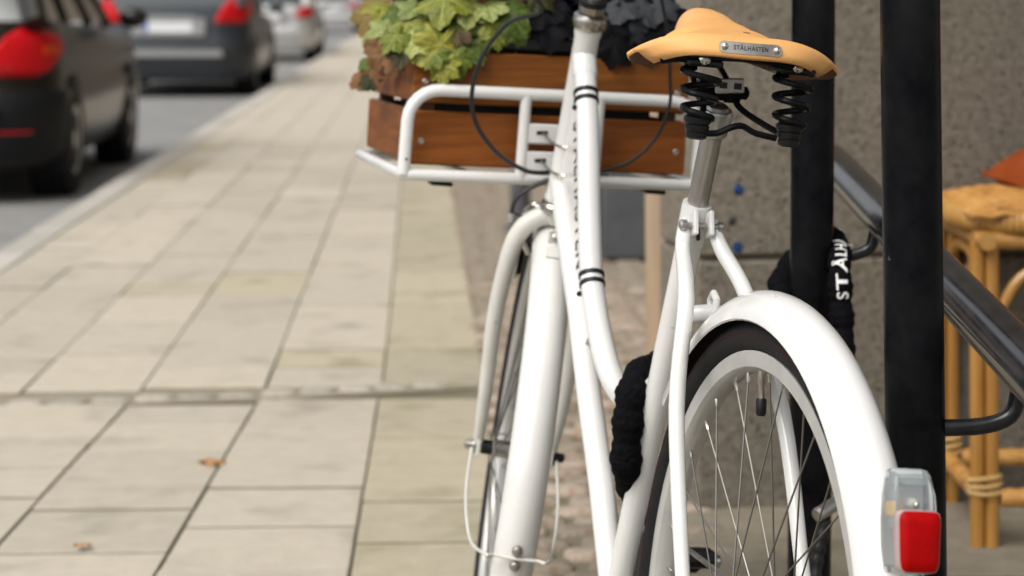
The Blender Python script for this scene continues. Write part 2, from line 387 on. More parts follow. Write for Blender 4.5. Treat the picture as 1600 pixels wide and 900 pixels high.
# sett strip beside the slabs
spots = []
row = 0; b0 = 3.15
sa0 = far_cols[-1] + .02
while b0 < 34:
    Y = b0
    left = max(sa0, 0) if False else sa0
    if b0 < 5.6:
        c = near[-1]; left = st_of(nearpt(len(near) - 1, b0))[0] + .03
    right = sa0 + (.70 if b0 > 4.75 else .36)
    a = left + (0 if row % 2 else -.04) + .05
    while a < right:
        spots.append((a + random.uniform(-.008, .008), b0 + random.uniform(-.006, .006)))
        a += .112
    b0 += .086; row += 1
stuff = MB(); cnt = 0
for a, b_ in spots:
    p = st(a, b_)
    if b_ > 3.3 and cnt < 290:
        o = link('sett', random.choice(setts), pav); cnt += 1
        o.location = (p.x, p.y, random.uniform(-.004, .002)); o.rotation_euler = (random.uniform(-.05, .05), random.uniform(-.05, .05), SA + random.uniform(-.07, .07))
        s_ = random.uniform(.92, 1.06); o.scale = (s_, random.uniform(.9, 1.05), 1)
    else:
        lx, ly = .05 * random.uniform(.9, 1.02), .037 * random.uniform(.9, 1.03)
        stuff.ring_loft([[p + Vector((lx * i_ * s2, ly * j_ * s2, z_)) for i_, j_ in ((-1, -1), (1, -1), (1, 1), (-1, 1))] for z_, s2 in ((-.02, 1), (-.004, 1), (.003, .8))])
tag(stuff.build('sett', 'sett', pav), kind='stuff')
# slabs in the niche in front of the wall, with its shade in their colour
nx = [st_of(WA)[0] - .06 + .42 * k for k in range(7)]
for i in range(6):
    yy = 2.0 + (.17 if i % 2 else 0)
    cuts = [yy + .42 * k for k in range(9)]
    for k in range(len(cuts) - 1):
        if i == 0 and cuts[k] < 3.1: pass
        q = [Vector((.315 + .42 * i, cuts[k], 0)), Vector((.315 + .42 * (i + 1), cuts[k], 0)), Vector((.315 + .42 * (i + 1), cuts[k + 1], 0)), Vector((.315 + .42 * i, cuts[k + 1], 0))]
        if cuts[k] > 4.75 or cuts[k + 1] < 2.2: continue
        slab(q, 'slab_shaded')

# ---- building: pier wall of big plastered blocks facing the camera, street front behind it
bld = empty('building', tuple(WA)); bld.location.z = 0
tag(bld, 'grey brown rendered stone building wall with pitted blocks behind the black posts', 'building')
WMi = Matrix.Translation(-Vector((WA.x, WA.y, 0)))
def wallbox(name, u0, u1, d0, d1, z0, z1, m, ch=.006, parent=bld):
    c = WA + wd * ((u0 + u1) / 2) - wn * ((d0 + d1) / 2); c.z = (z0 + z1) / 2
    Mx = Matrix((wd, -wn, Vector((0, 0, 1)))).transposed()
    return MB().box(c, (u1 - u0, d1 - d0, z1 - z0), Mx, ch).build(name, m, parent, WMi, 20)
wallbox('wall_core', .012, 5.0, .012, .34, -.02, 4.6, 'mortar', 0)
for z0, z1, cuts in ((-.02, .494, (0, 1.35, 2.7, 5.0)), (.504, 1.33, (0, .95 + 1.0, 3.3, 5.0)), (1.34, 2.15, (0, 1.3, 2.6, 5.0)), (2.16, 2.98, (0, 1.9, 3.2, 5.0)), (2.99, 3.8, (0, 1.4, 5.0)), (3.81, 4.6, (0, 2, 5))):
    for k in range(len(cuts) - 1):
        wallbox('stone_block', cuts[k] + .004, cuts[k + 1] - .004, 0, .352, z0, z1, 'wall')
# street front of the building further back (its foot shows only between the frame tubes)
fa = st_of(WA)[0] + .62
def stbox(name, a0, a1, b0, b1, z0, z1, m, parent, ch=0.0, off=None):
    return MB().box(st((a0 + a1) / 2, (b0 + b1) / 2, (z0 + z1) / 2), (a1 - a0, b1 - b0, z1 - z0), rotm('Z', math.degrees(SA)), ch).build(name, m, parent, off, 20)
stbox('street_wall', fa, fa + 5, 5.15, 60, -.02, 10.5, 'facade', bld, 0, WMi)
stbox('plinth', fa - .05, fa - .002, 5.15, 60, -.02, .75, 'grey_stone', bld, .01, WMi)
stbox('upper_wall', st_of(WA)[0] + .3, fa + 5, 4.55, 5.149, 4.6, 10.5, 'facade', bld, 0, WMi)
for k in range(8):
    for z0 in (1.3, 5.0):
        b0 = 6.6 + k * 3.1
        wn_ = stbox('window', fa - .045, fa - .003, b0, b0 + 1.3, z0, z0 + 2.0, 'grey_paint', bld, .01, WMi)
        stbox('pane', fa - .055, fa - .047, b0 + .09, b0 + 1.21, z0 + .09, z0 + 1.91, 'glass_dark', wn_, 0, WMi)
cnp = MB().box((1.75, 3.15, 2.81), (2.9, 2.5, .12), None, .01).build('added_shade_roof', 'facade', bld, WMi, 20)  # unseen roof, added to darken the wall, chair and niche
# drilled hole and blue paint dots on the wall
def on_wall(px, py):
    r = ray(px, py); o = Vector((0, 0, CAM_H)); n_ = wn
    t = (WA - o).dot(n_) / r.dot(n_); return o + r * t
for px, py, rr, m in ((1153, 296, .0105, 'blue_spot'), (1152, 387, .011, 'blue_spot'), (1143, 345, .008, 'dark_print')):
    c = on_wall(px, py); b = MB(); n = 14
    rad = [rr * random.uniform(.65, 1.2) for _ in range(n)]
    ex = wd; ez = Vector((0, 0, 1))
    ring = lambda dd, s_: [c + wn * dd + ex * math.cos(2 * math.pi * k / n) * rad[k] * s_ + ez * math.sin(2 * math.pi * k / n) * rad[k] * s_ for k in range(n)]
    b.ring_loft([ring(-.003, 1), ring(.002, 1), ring(.003, .8)]).build('paint_dot' if m == 'blue_spot' else 'drill_hole', m, bld, WMi)
# wooden post, grey block and grey bollard seen between the tubes
pb = ground(1043, 700)
wp = empty('wooden_post', (pb.x, pb.y, 0)); tag(wp, 'pale weathered wooden post standing left of the stone wall, behind the seat tube', 'post')
t0 = atZ(1040, 290, pb.y) - pb
MB().tube([(0, 0, 0), (t0.x * .5, 0, t0.z * .5), tuple(t0), (t0.x * 1.6, 0, t0.z * 1.6)], .047, 16).build('shaft', 'post_wood', wp)
MB().lathe([(0, .043), (.02, .046), (.035, .03), (.04, .005)], (t0.x * 1.6, 0, t0.z * 1.6), (0, 0, 1), 16).build('cap', 'post_wood', wp)
gb = ground(980, 408)
g = empty('planter_box', (gb.x, gb.y, 0), SA); tag(g, 'blurred dark grey box planter low against the building behind the bicycle', 'planter')
MB().box((.03, .25, .24), (.26, .5, .48), None, .015).build('body', 'grey_paint', g)
MB().box((.03, .25, .495), (.29, .53, .03), None, .008).build('rim', 'grey_stone', g)
MB().box((-.125, .25, .24), (.03, .46, .40), None, .006).build('side_panel', 'plate', g)
g2 = ground(813, 360)
o = empty('bollard', (g2.x, g2.y, 0)); tag(o, 'slim blue grey metal bollard blurred behind the front fork', 'bollard')
MB().lathe([(0, .07), (.02, .07), (.025, .045), (.9, .042)], (0, 0, 0), (0, 0, 1)).build('shaft', 'grey_paint', o)
MB().lathe([(.9, .047), (.93, .047), (.96, .03), (.97, .005)], (0, 0, 0), (0, 0, 1)).build('cap', 'grey_paint', o)

# ================================================================== POSTS AND HANDRAIL
def black_post(px, Z, r, label, lean):
    x0 = (px - 800) / FPX * Z
    e = empty('post', (x0, Z, 0)); tag(e, label, 'post', 'tall black metal posts beside the bicycle')
    MB().tube([(lean, 0, .0), (0, 0, 1.0), (0, 0, 2.7)], r, 28).build('shaft', 'black_paint', e)
    MB().lathe([(0, r + .045), (.008, r + .045), (.012, r + .03), (.014, r + .004), (.03, r + .003)], (lean, 0, 0), (0, 0, 1), 28).build('base_plate', 'black_paint', e)
    MB().lathe([(2.7, r + .003), (2.715, r + .003), (2.725, r * .7), (2.73, .003)], (0, 0, 0), (0, 0, 1), 28).build('cap', 'black_paint', e)
    return e
ZP1, ZP2 = 3.0, 2.15
p1 = black_post(1271, ZP1, .030, 'tall black metal post behind the saddle, with the chain lock round it', -.008)
p2 = black_post(1422, ZP2, .0295, 'nearest tall black metal post, behind the rear mudguard and tail light', .012)
ra, rb = Vector((.5, 3.40, .767)), Vector((.5, 1.55, .622))
rl = empty('handrail', (.5, 2.5, 0)); tag(rl, 'black steel handrail sloping down past the two black posts', 'handrail')
TR = Matrix.Translation(-Vector((.5, 2.5, 0)))
MB().tube([ra, ra.lerp(rb, .3), ra.lerp(rb, .6), rb], .0275, 28).build('tube', 'rail_paint', rl, TR)
MB().ball(ra, .0275, 16).build('end_cap', 'rail_paint', rl, TR); MB().ball(rb, .0275, 16).build('end_cap', 'rail_paint', rl, TR)
for Zp, xp in ((ZP1, .416), (ZP2, .393)):
    t = (Zp - ra.y) / (rb.y - ra.y); q = ra.lerp(rb, t); zb = q.z - .066
    MB().tube(smooth_path([(xp + .027, Zp, zb - .004), (q.x - .035, Zp, zb - .002), (q.x - .008, Zp, zb + .008), (q.x, Zp, zb + .03), (q.x, Zp, q.z - .02)], 5), .0085, 12).build('bracket', 'rail_paint', rl, TR)

# ================================================================== BICYCLE
bike = empty('bicycle', M=BM)
tag(bike, 'white step-through city bicycle with tan leather saddle and front carrier', 'bicycle')
def B(name, mb, m, parent=bike, xf=None, sharp=35): return mb.build(name, m, parent, xf, sharp)
AX = Vector((-.332, 0, 1)).normalized()
HB = Vector((.933, -.004, .737)); HT = HB + AX * .262
BBP = Vector((.478, 0, .29)); SL = Vector((.299, 0, .787))
AR = Vector((0, 0, .348)); AF = Vector((1.08, -.006, .348))
# frame tubes
B('head_tube', MB().lathe([(0, .0195), (.006, .0205), (.012, .018), (.248, .018), (.254, .0195), (.262, .0195)], HB, AX, 24), 'white')
sw = [by(913, 92), by(918, 200), by(921, 350), by(925, 440), by(938, 530), by(955, 592), by(974, 632), by(990, 625), by(1012, 600)]
sw[0] = HB + AX * .222
sw_path = smooth_path([sw[0], sw[1], sw[2], sw[3], Vector((.648, 0, .588)), Vector((.585, 0, .547)), Vector((.52, 0, .531)), Vector((.455, 0, .541)), Vector((.39, 0, .562))], 8)
top = B('top_tube', MB().tube(sw_path, .0158, 20), 'white')
down = B('down_tube', MB().tube([HB + AX * .032, by(882, 330), by(905, 480), by(921, 620), by(940, 760), by(953, 880), BBP + Vector((.01, 0, .0))], .0165, 20), 'white')
dn = smooth_path([HB + AX * .032, by(905, 480), by(940, 760), BBP], 4)
seat_t = B('seat_tube', MB().tube([BBP, BBP.lerp(SL, .5), SL], .0152, 20), 'white')
B('bottom_bracket', MB().lathe([(-.036, .021), (-.034, .023), (.034, .023), (.036, .021)], BBP, (0, 1, 0), 20), 'white')
lug = B('seat_lug', MB().lathe([(-.05, .0158), (-.045, .0172), (0, .0176), (.004, .0172)], SL, (SL - BBP), 20), 'white')
sd = (SL - BBP).normalized()
lp = SL - sd * .022 + Vector((-.026, 0, -.008))
B('clamp_ear', MB().box(SL + Vector((-.022, .0095, -.018)), (.022, .005, .03), rotm('Y', 18), .0015), 'white', lug)
B('clamp_ear', MB().box(SL + Vector((-.022, -.0095, -.018)), (.022, .005, .03), rotm('Y', 18), .0015), 'white', lug)
B('clamp_bolt', MB().lathe([(-.026, .003), (-.024, .0062), (-.019, .0062), (-.018, .0034), (.018, .0034), (.019, .0065), (.025, .0065), (.027, .004)], SL + Vector((-.024, 0, -.02)), (0, 1, 0), 12), 'steel_worn', lug)
B('clamp_slot', MB().box(SL + sd * -.022 + Vector((-.0165, 0, 0)), (.004, .0042, .036), rotm('Y', 19.6), .001), 'dark_print', lug)
for s in (1, -1):
    pth = [SL + Vector((-.012, s * .0155, -.016)), SL + Vector((-.033, s * .0235, -.045)), by(1072, 470, .046) if s > 0 else Vector((.222, -.043, .694)), Vector((.13, s * .060, .585)), Vector((.05, s * .066, .435)), Vector((.0, s * .067, .352))]
    B('seat_stay', MB().tube(smooth_path(pth, 5), [.0075, .0092, .0092, .0088, .008, .007], 16), 'white')
    cs = [BBP + Vector((-.01, s * .022, 0)), Vector((.36, s * .047, .3)), Vector((.16, s * .063, .33)), Vector((.0, s * .067, .346))]
    B('chain_stay', MB().tube(smooth_path(cs, 5), [.0105, .010, .0085, .007], 14), 'white')
    B('dropout', MB().box((0, s * .067, .347), (.05, .005, .035), None, .001), 'white')
    B('axle_nut', MB().lathe([(0, .011), (.009, .011), (.011, .007), (.018, .0065), (.019, .004)], (0, s * .07, .348), (0, s, 0), 6), 'chrome')
# stay bridge with lamp tab behind the seat tube
br = B('stay_bridge', MB().tube([by(1068, 492, .02), by(1092, 489, .004), by(1122, 487, -.012)], .0095, 14), 'white')
tb = by(1114, 475, -.006)
B('bridge_tab', MB().tube([tb + Vector((.006, .0, -.012)), tb + Vector((.008, .0005, .004)), tb + Vector((.0, .0, .012)), tb + Vector((-.010, -.0005, .006)), tb + Vector((-.012, 0, -.012))], .0042, 10), 'white', br)
# gusset panel between the tubes with the maker's lettering
pa = []
for px, py in ((898, 196), (893, 230), (889, 262), (886, 300)): pa.append(by(px, py))
gus = MB()
up = [sw_path[k] for k in range(4, 31, 2)]
lo = []
HBm = HB + AX * .03
for k in range(len(up)):
    t = k / (len(up) - 1)
    if t < .45: lo.append((HB + AX * .215).lerp(HBm, t / .45) + Vector((-.008, 0, 0)))
    else: lo.append(HBm.lerp(by(912, 550), (t - .45) / .55))
n_ = len(up)
gus.ring_loft([[Vector((up[k].x, .0035, up[k].z)), Vector((lo[k].x, .0035, lo[k].z)), Vector((lo[k].x, -.0035, lo[k].z)), Vector((up[k].x, -.0035, up[k].z))] for k in range(n_)])
gp = B('gusset_panel', gus, 'white')
la, lb = by(899, 196), by(903, 424)
ld = (lb - la); LL = ld.length; ld.normalize(); lup = Vector((0, 1, 0)).cross(ld); lup = Vector((ld.z, 0, -ld.x))
if lup.x < 0: lup = -lup
# letters read downwards; tops towards the rear tube
V_, F_ = text_mesh('STÅLHÄSTEN', 1.0, 1)
wtxt = max(v.x for v in V_) - min(v.x for v in V_); htx = max(v.y for v in V_) - min(v.y for v in V_)
sx = LL / wtxt; mid = (la + lb) / 2
CAPH = .040
text_part('lettering', 'STÅLHÄSTEN', 1.0, lambda x, y: mid + ld * (x * sx) + Vector((-lup.x, 0, -lup.z)) * (y * CAPH / .72 + .021) + Vector((0, .0042, 0)), 'dark_print', gp, 1)
for pth_, r_ in ((sw_path[:6], .0176), (dn[:3], .0183)):
    B('lug_collar', MB().tube([pth_[0], pth_[0].lerp(pth_[-1], .5), pth_[0].lerp(pth_[-1], .56)], [r_, r_, r_ - .0014], 20), 'white')
# black cable bands on the top tube
for px, py in ((915, 144), (915, 158.5), (922, 434), (923, 449)):
    c = by(px, py); i = min(range(len(sw_path)), key=lambda k: (sw_path[k] - c).length)
    dd = (sw_path[min(i + 1, len(sw_path) - 1)] - sw_path[max(i - 1, 0)]).normalized()
    nr = sw_path[i] + dd * (c - sw_path[i]).dot(dd)
    B('cable_band', MB().lathe([(-.0034, .0162), (-.0028, .0176), (.0028, .0176), (.0034, .0162)], nr, dd, 24, False), 'black_plastic', top)
for (px, py) in ((898, 168), (905, 459)):
    c = by(px, py, .017); B('cable_clip', MB().ball(c, .004, 8), 'black_plastic', top)
c = by(915, 556); B('gusset_bolt', MB().lathe([(-.012, .006), (.012, .006), (.014, .003)], Vector((c.x, 0, c.z)), (0, 1, 0), 10), 'white', gp)
# headset and stem
hs = B('headset', MB().lathe([(0, .0195), (.002, .0232), (.012, .0252), (.018, .0232), (.021, .019)], HT, AX, 28), 'chrome')
B('lock_nut', MB().lathe([(.022, .0178), (.023, .0192), (.033, .0192), (.034, .0178)], HT, AX, 8, sharp if False else True), 'chrome', hs, sharp=20)
B('washer', MB().lathe([(.0345, .0195), (.041, .0195), (.043, .015)], HT, AX, 24), 'black_plastic', hs)
B('lower_cup', MB().lathe([(-.003, .0205), (-.006, .0235), (-.014, .0245), (-.018, .021)], HB, AX, 28), 'chrome', hs)
stt = HT + AX * .13
stm = B('stem', MB().tube(smooth_path([HT + AX * .03, HT + AX * .11, stt + Vector((.02, 0, .02)), stt + Vector((.05, 0, .025))], 5), .0112, 16), 'chrome')
hc = stt + Vector((.055, 0, .026))
hb = B('handlebar', MB().tube(smooth_path([hc + Vector((-.30, .29, -.015)), hc + Vector((-.16, .285, 0)), hc + Vector((-.03, .20, .03)), hc + Vector((0, .06, .005)), hc, hc + Vector((0, -.06, .005)), hc + Vector((-.03, -.20, .03)), hc + Vector((-.16, -.285, 0)), hc + Vector((-.30, -.29, -.015))], 6), .0111, 14), 'chrome')
for s in (1, -1):
    B('grip', MB().tube([hc + Vector((-.31, s * .29, -.016)), hc + Vector((-.24, s * .288, -.009)), hc + Vector((-.18, s * .286, -.002))], .0165, 14), 'leather')
    B('brake_lever', MB().tube(smooth_path([hc + Vector((-.15, s * .285, -.012)), hc + Vector((-.14, s * .29, -.04)), hc + Vector((-.22, s * .295, -.052)), hc + Vector((-.27, s * .3, -.05))], 4), .005, 8), 'chrome')
# cables
tube('brake_cable', [hc + Vector((-.13, .285, -.02)), bx(842, 2, .86), bx(795, 35, .885), bx(757, 82, .905), bx(738, 140, .92), bx(743, 190, .925), bx(775, 237, .93), bx(822, 267, .94), bx(858, 270, .95)], .0034, 'cable', bike, 8, 7)
tube('brake_cable', [bx(858, 281, .945), bx(830, 293, .95), bx(806, 310, .955), bx(798, 335, .955)], .0034, 'cable', bike, 8, 7)
tube('brake_wire', [bx(798, 330, .955), bx(815, 338, .95), bx(840, 341, .95)], .0014, 'cable', bike, 6, 5)
tube('cable_end', [bx(798, 333, .955), bx(796, 346, .955)], .0045, 'chrome', bike, 8)
tube('light_cable', [hc + Vector((0, -.06, 0)), hc + Vector((-.03, -.085, -.04)), bx(1030, -25, .88), bx(1044, 60, .895), bx(1047, 120, .9), bx(1046, 165, .905), bx(1025, 215, .91), bx(985, 252, .915), bx(940, 268, .92)], .0026, 'cable', bike, 8, 7)

# ---- wheels
def make_wheel(C0, Mr, name_lbl):
    """C0 axle centre, Mr 3x3 (wheel local x forward, y axle, z up) -> mesh coords in bike space"""
    X = Matrix.Translation(C0) @ Mr.to_4x4()
    def ringprof(prof, n=72):
        rings = []
        for k in range(n):
            t = 2 * math.pi * k / n
            rings.append([Vector((r * math.cos(t), y, r * math.sin(t))) for r, y in prof])
        return MB().ring_loft(rings, False, True)
    rim = ringprof([(.3165, .0135), (.3165, .0112), (.3105, .0100), (.3075, .0035), (.3075, -.0035), (.3105, -.0100), (.3165, -.0112), (.3165, -.0135), (.309, -.0142), (.300, -.0130), (.2965, -.0085), (.2955, 0), (.2965, .0085), (.300, .0130), (.309, .0142)], 96)
    wo = B('wheel', rim, 'rim', bike, X)
    tp = [(.3325 + .0192 * math.cos(a), .0196 * math.sin(a)) for a in [2 * math.pi * k / 18 for k in range(18)]]
    B('tyre', ringprof(tp, 96), 'rubber', wo, X, 60)
    for s in (1, -1):
        B('stripe', ringprof([(.3335, s * .0192), (.3342, s * .0199), (.3349, s * .0192), (.3342, s * .0186)], 96), 'red_line', wo, X)
    B('hub', MB().lathe([(-.05, .007), (-.036, .008), (-.034, .022), (-.031, .022), (-.028, .014), (.028, .014), (.031, .022), (.034, .022), (.036, .008), (.05, .007)], (0, 0, 0), (0, 1, 0), 20), 'chrome', wo, X)
    N = 36
    for i in range(N):
        a = 2 * math.pi * (i + .5) / N; s = 1 if i % 2 else -1
        lead = 1 if (i // 2) % 2 else -1
        a2 = a + lead * R(62)
        p_h = Vector((.0195 * math.cos(a2), s * .0325, .0195 * math.sin(a2))); p_r = Vector((.297 * math.cos(a), s * .0015, .297 * math.sin(a)))
        sp = MB().tube([p_h, p_r], .00105, 5).build('spoke', 'spoke_steel', wo, X)
        dr = (p_h - p_r).normalized()
        MB().tube([p_r - dr * .002, p_r + dr * .006, p_r + dr * .012], [.0024, .0024, .0014], 6).build('nipple', 'chrome', wo, X)
    return wo, X
wr, XR = make_wheel(AR, rotm('Y', 0), 'rear')
va = R(72)   # valve
vp = by(1191, 585, .0); va = math.atan2(vp.z - AR.z, vp.x - AR.x)
vd = Vector((math.cos(va), 0, math.sin(va)))
val = MB().lathe([(.297, .0045), (.283, .0045), (.281, .0034), (.263, .0034)], AR, vd, 10).build('valve', 'badge', wr)
MB().lathe([(.268, .0048), (.266, .0056), (.253, .0056), (.250, .004)], AR, vd, 10).build('valve_cap', 'black_plastic', wr)
# steering
STEER = 12.0
Q = Matrix.Translation(HB) @ Matrix.Rotation(-R(STEER), 4, AX) @ Matrix.Translation(-HB)
make_wheel(Q @ AF, (Q.to_3x3()), 'front')
# ---- mudguards
def mudguard(C0, X, a0, a1, Rr, halfw, m='white', depth=.017):
    n = 48; rings = []; K = 12
    for i in range(n + 1):
        t = R(a0 + (a1 - a0) * i / n); er = Vector((math.cos(t), 0, math.sin(t)))
        ring = []
        for k in range(K + 1):
            s = -1 + 2 * k / K; ph = s * R(82)
            ring.append(C0 + er * (Rr - depth + depth * math.cos(ph)) + Vector((0, halfw * math.sin(ph) / math.sin(R(82)), 0)))
        for k in range(K, -1, -1):
            s = -1 + 2 * k / K; ph = s * R(82)
            ring.append(C0 + er * (Rr - .0016 - depth + depth * math.cos(ph)) + Vector((0, (halfw - .0016) * math.sin(ph) / math.sin(R(82)), 0)))
        rings.append(ring)
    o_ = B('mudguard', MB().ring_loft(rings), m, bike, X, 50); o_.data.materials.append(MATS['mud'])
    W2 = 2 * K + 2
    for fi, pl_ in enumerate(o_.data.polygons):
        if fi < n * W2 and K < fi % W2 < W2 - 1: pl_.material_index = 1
    return o_
mgr = mudguard(AR, None, 38, 208, .379, .0295, depth=.036)
mgf = mudguard(AF, Q, 40, 222, .376, .0285, depth=.032)
# tail lamp
def rpt(r, a, y=0): return Vector((AR.x + r * math.cos(R(a)), y, AR.z + r * math.sin(R(a))))
lt, lbm = bx(1416, 741, -.345), bx(1424, 892, -.365)
la_t, la_b = 136, 157
lamp_c = rpt(.400, 146.6)
Mt = rotm('Y', 180 - 146.6 + 90)     # placeholder, replaced by explicit axes
ez_ = (rpt(.38, 138) - rpt(.38, 155)).normalized(); eo_ = rpt(1, 146.6) - AR; eo_.normalize(); ey_ = Vector((0, 1, 0))
ez_ = (Vector((0, 0, 1)) * .92 + ez_ * .38).normalized(); eo_ = ey_.cross(ez_); eo_ = eo_ if eo_.x < 0 else -eo_
def lamp_ring(h_, wdt, d0, d1, n=16):
    out = []
    for k in range(n):
        t = 2 * math.pi * k / n; c, s = math.cos(t), math.sin(t); e = .5
        out.append(LC + ez_ * h_ + ey_ * (math.copysign(abs(c) ** e, c) * wdt) + eo_ * ((d0 + d1) / 2 + math.copysign(abs(s) ** e, s) * (d1 - d0) / 2))
    return out
LC = (bx(1378, 815, -.352) + bx(1459, 815, -.352)) / 2
HH = .0445; WW = .0232
def housing(sc, zs): return [lamp_ring(z_, w_ * sc, -.014 + (1 - sc) * .02, d_ * sc) for z_, w_, d_ in zs]
zsh = [(-HH, .0145, .006), (-HH * .96, .0185, .010), (-HH * .5, .0222, .014), (0, WW, .016), (HH * .5, .0218, .015), (HH * .86, .0185, .011), (HH * .97, .0165, .007), (HH, .013, .002)]
lampo = B('tail_lamp', MB().ring_loft(housing(1, zsh)), 'lamp_clear', bike, None, 50)
B('lamp_base', MB().box(LC - eo_ * .0135 , (.0035, .034, .074), Matrix((eo_, ey_, ez_)).transposed(), .0012), 'lamp_grey', lampo)
for q_ in (.0135, -.0135): B('lamp_rib', MB().box(LC + ez_ * .017 + ey_ * q_ + eo_ * .002, (.014, .0012, .046), Matrix((eo_, ey_, ez_)).transposed(), .0003), 'lamp_rib', lampo)
B('lamp_shade', MB().box(LC + ez_ * .032 + eo_ * -.002, (.012, .03, .002), Matrix((eo_, ey_, ez_)).transposed() @ rotm('Y', 20), .0006), 'lamp_rib', lampo)
B('bulb_holder', MB().lathe([(-.011, .0055), (-.003, .0055), (-.001, .004), (.003, .0038), (.006, .001)], LC + ez_ * .014 + ey_ * -.004, eo_, 14), 'white_old', lampo)
B('bulb_screw', MB().ball(LC + ez_ * .014 + ey_ * -.004 + eo_ * .004, .0032, 8), 'badge', lampo)
B('terminal', MB().box(LC + ez_ * .010 + ey_ * .0115, (.012, .007, .013), Matrix((eo_, ey_, ez_)).transposed(), .001), 'rattan_band', lampo)
Ml = Matrix((ey_, ez_, eo_)).transposed()
def lens_ring(hw, hh, dep, n=36):
    out = []
    for k in range(n):
        t = 2 * math.pi * k / n; c, s = math.cos(t), math.sin(t); e = .3
        out.append(LC - ez_ * .0155 - ey_ * .0015 + ey_ * (math.copysign(abs(c) ** e, c) * hw * (1 + .05 * math.copysign(abs(s) ** e, s))) + ez_ * (math.copysign(abs(s) ** e, s) * hh) + eo_ * dep)
    return out
B('lens_rim', MB().ring_loft([lens_ring(.0192, .0262, .011), lens_ring(.0194, .0264, .018), lens_ring(.0189, .0258, .0212)]), 'lamp_rim', lampo)
B('red_lens', MB().ring_loft([lens_ring(.0180, .0250, .012), lens_ring(.0182, .0252, .0222), lens_ring(.0172, .0240, .0238), lens_ring(.011, .016, .0250), lens_ring(.004, .006, .0253)]), 'lamp_red', lampo, None, 50)
B('lamp_bracket', MB().box(LC - eo_ * .018, (.012, .012, .04), Matrix((eo_, ey_, ez_)).transposed(), .002), 'white', lampo)
# ---- fork
def F(v): return Q @ Vector(v)
cr = HB - AX * .03 + Vector((0, -.0, 0))
fk = MB()
for s in (1, -1):
    pts = [cr + Vector((0, s * .006, .004)), cr + Vector((0, s * .026, -.002)), cr + Vector((.003, s * .045, -.022)), cr + Vector((.013, s * .056, -.062)), cr.lerp(AF, .42) + Vector((-.012, s * .060 - AF.y * .4, 0)), cr.lerp(AF, .75) + Vector((-.012, s * .058, 0)), cr.lerp(AF, .93) + Vector((-.004, s * .056, 0)), AF + Vector((0, s * .055, .006))]
    B('fork_leg', MB().tube(smooth_path(pts, 6), [.0135, .0138, .0138, .0132, .0120, .0105, .0085, .007], 18), 'white_old', bike, Q)
    B('fork_end', MB().box(AF + Vector((0, s * .055, 0)), (.03, .005, .026), None, .001), 'white_old', bike, Q)
    B('axle_nut', MB().lathe([(.048, .0085), (.053, .0085), (.0535, .012), (.062, .012), (.0635, .0075), (.074, .0068), (.076, .004)], AF, (0, s, 0), 10), 'chrome' if s > 0 else 'black_plastic', bike, Q)
    B('cone_nut', MB().lathe([(.034, .011), (.05, .011)], AF, (0, s, 0), 12), 'black_plastic', bike, Q)
B('steerer', MB().lathe([(-.036, .0125), (-.03, .016), (-.02, .018), (-.014, .017)], HB, AX, 20), 'white_old', bike, Q)
# mudguard bracket on the fork crown
def fendpt(r, a, y=0): return Vector((AF.x + r * math.cos(R(a)), AF.y + y, AF.z + r * math.sin(R(a))))
bk = fendpt(.385, 124)
t_ = fendpt(1, 124) - AF; t_.y = 0; t_.normalize(); tt = Vector((-t_.z, 0, t_.x))
cb = bx(867, 379, .905); Qs = Q; Q0 = Matrix.Identity(4)
fb = B('mudguard_bracket', MB().box(cb + Vector((-.002, 0, -.002)), (.004, .022, .042), rotm('Y', -14), .001), 'white_old', bike, Q0)
B('bracket_bolt', MB().lathe([(.0, .0065), (.004, .0065), (.006, .003)], cb + Vector((-.004, 0, .008)), (-1, 0, .3), 8), 'chrome', fb, Q0)
B('bracket_slot', MB().box(cb + Vector((-.0042, 0, -.009)), (.0015, .006, .012), rotm('Y', -18), .0004), 'dark_print', fb, Q0)
B('bracket_foot', MB().box(fendpt(.3775, 122.5), (.022, .024, .003), Matrix((tt, Vector((0, 1, 0)), t_)).transposed(), .0008), 'white_old', fb, Q)
# wire stay of the front mudguard and its two bolts
sb = 191.3
wpts = []
for s in (1,):
    pass
bolt = fendpt(.3785, sb)
stay = [AF + Vector((-.004, .064, -.004)), AF + Vector((-.12, .067, -.050)), AF + Vector((-.25, .058, -.084)), fendpt(.378, sb, .042), fendpt(.3775, sb, .03) , fendpt(.3795, sb, .015), fendpt(.3805, sb, 0), fendpt(.3795, sb, -.015), fendpt(.3775, sb, -.03), fendpt(.378, sb, -.042), AF + Vector((-.25, -.058, -.084)), AF + Vector((-.12, -.067, -.050)), AF + Vector((-.004, -.064, -.004))]
B('mudguard_stay', MB().tube(smooth_path(stay, 6), .0023, 8), 'white_old', bike, Q)
for da in (-1.6, 1.6):
    pq = fendpt(.378, sb + da); dr_ = (pq - AF).normalized()
    B('stay_bolt', MB().lathe([(0, .0075), (.003, .0075), (.0065, .005), (.0075, .001)], pq, dr_, 12), 'steel_worn', bike, Q)
# brake caliper at the crown
B('brake_caliper', MB().tube(smooth_path([HB - AX * .028 + Vector((.02, .012, .0)), HB - AX * .02 + Vector((.03, .035, .004)), HB - AX * .05 + Vector((.035, .042, -.01)), HB - AX * .075 + Vector((.04, .026, -.015))], 4), .006, 8), 'chrome', bike, Q)
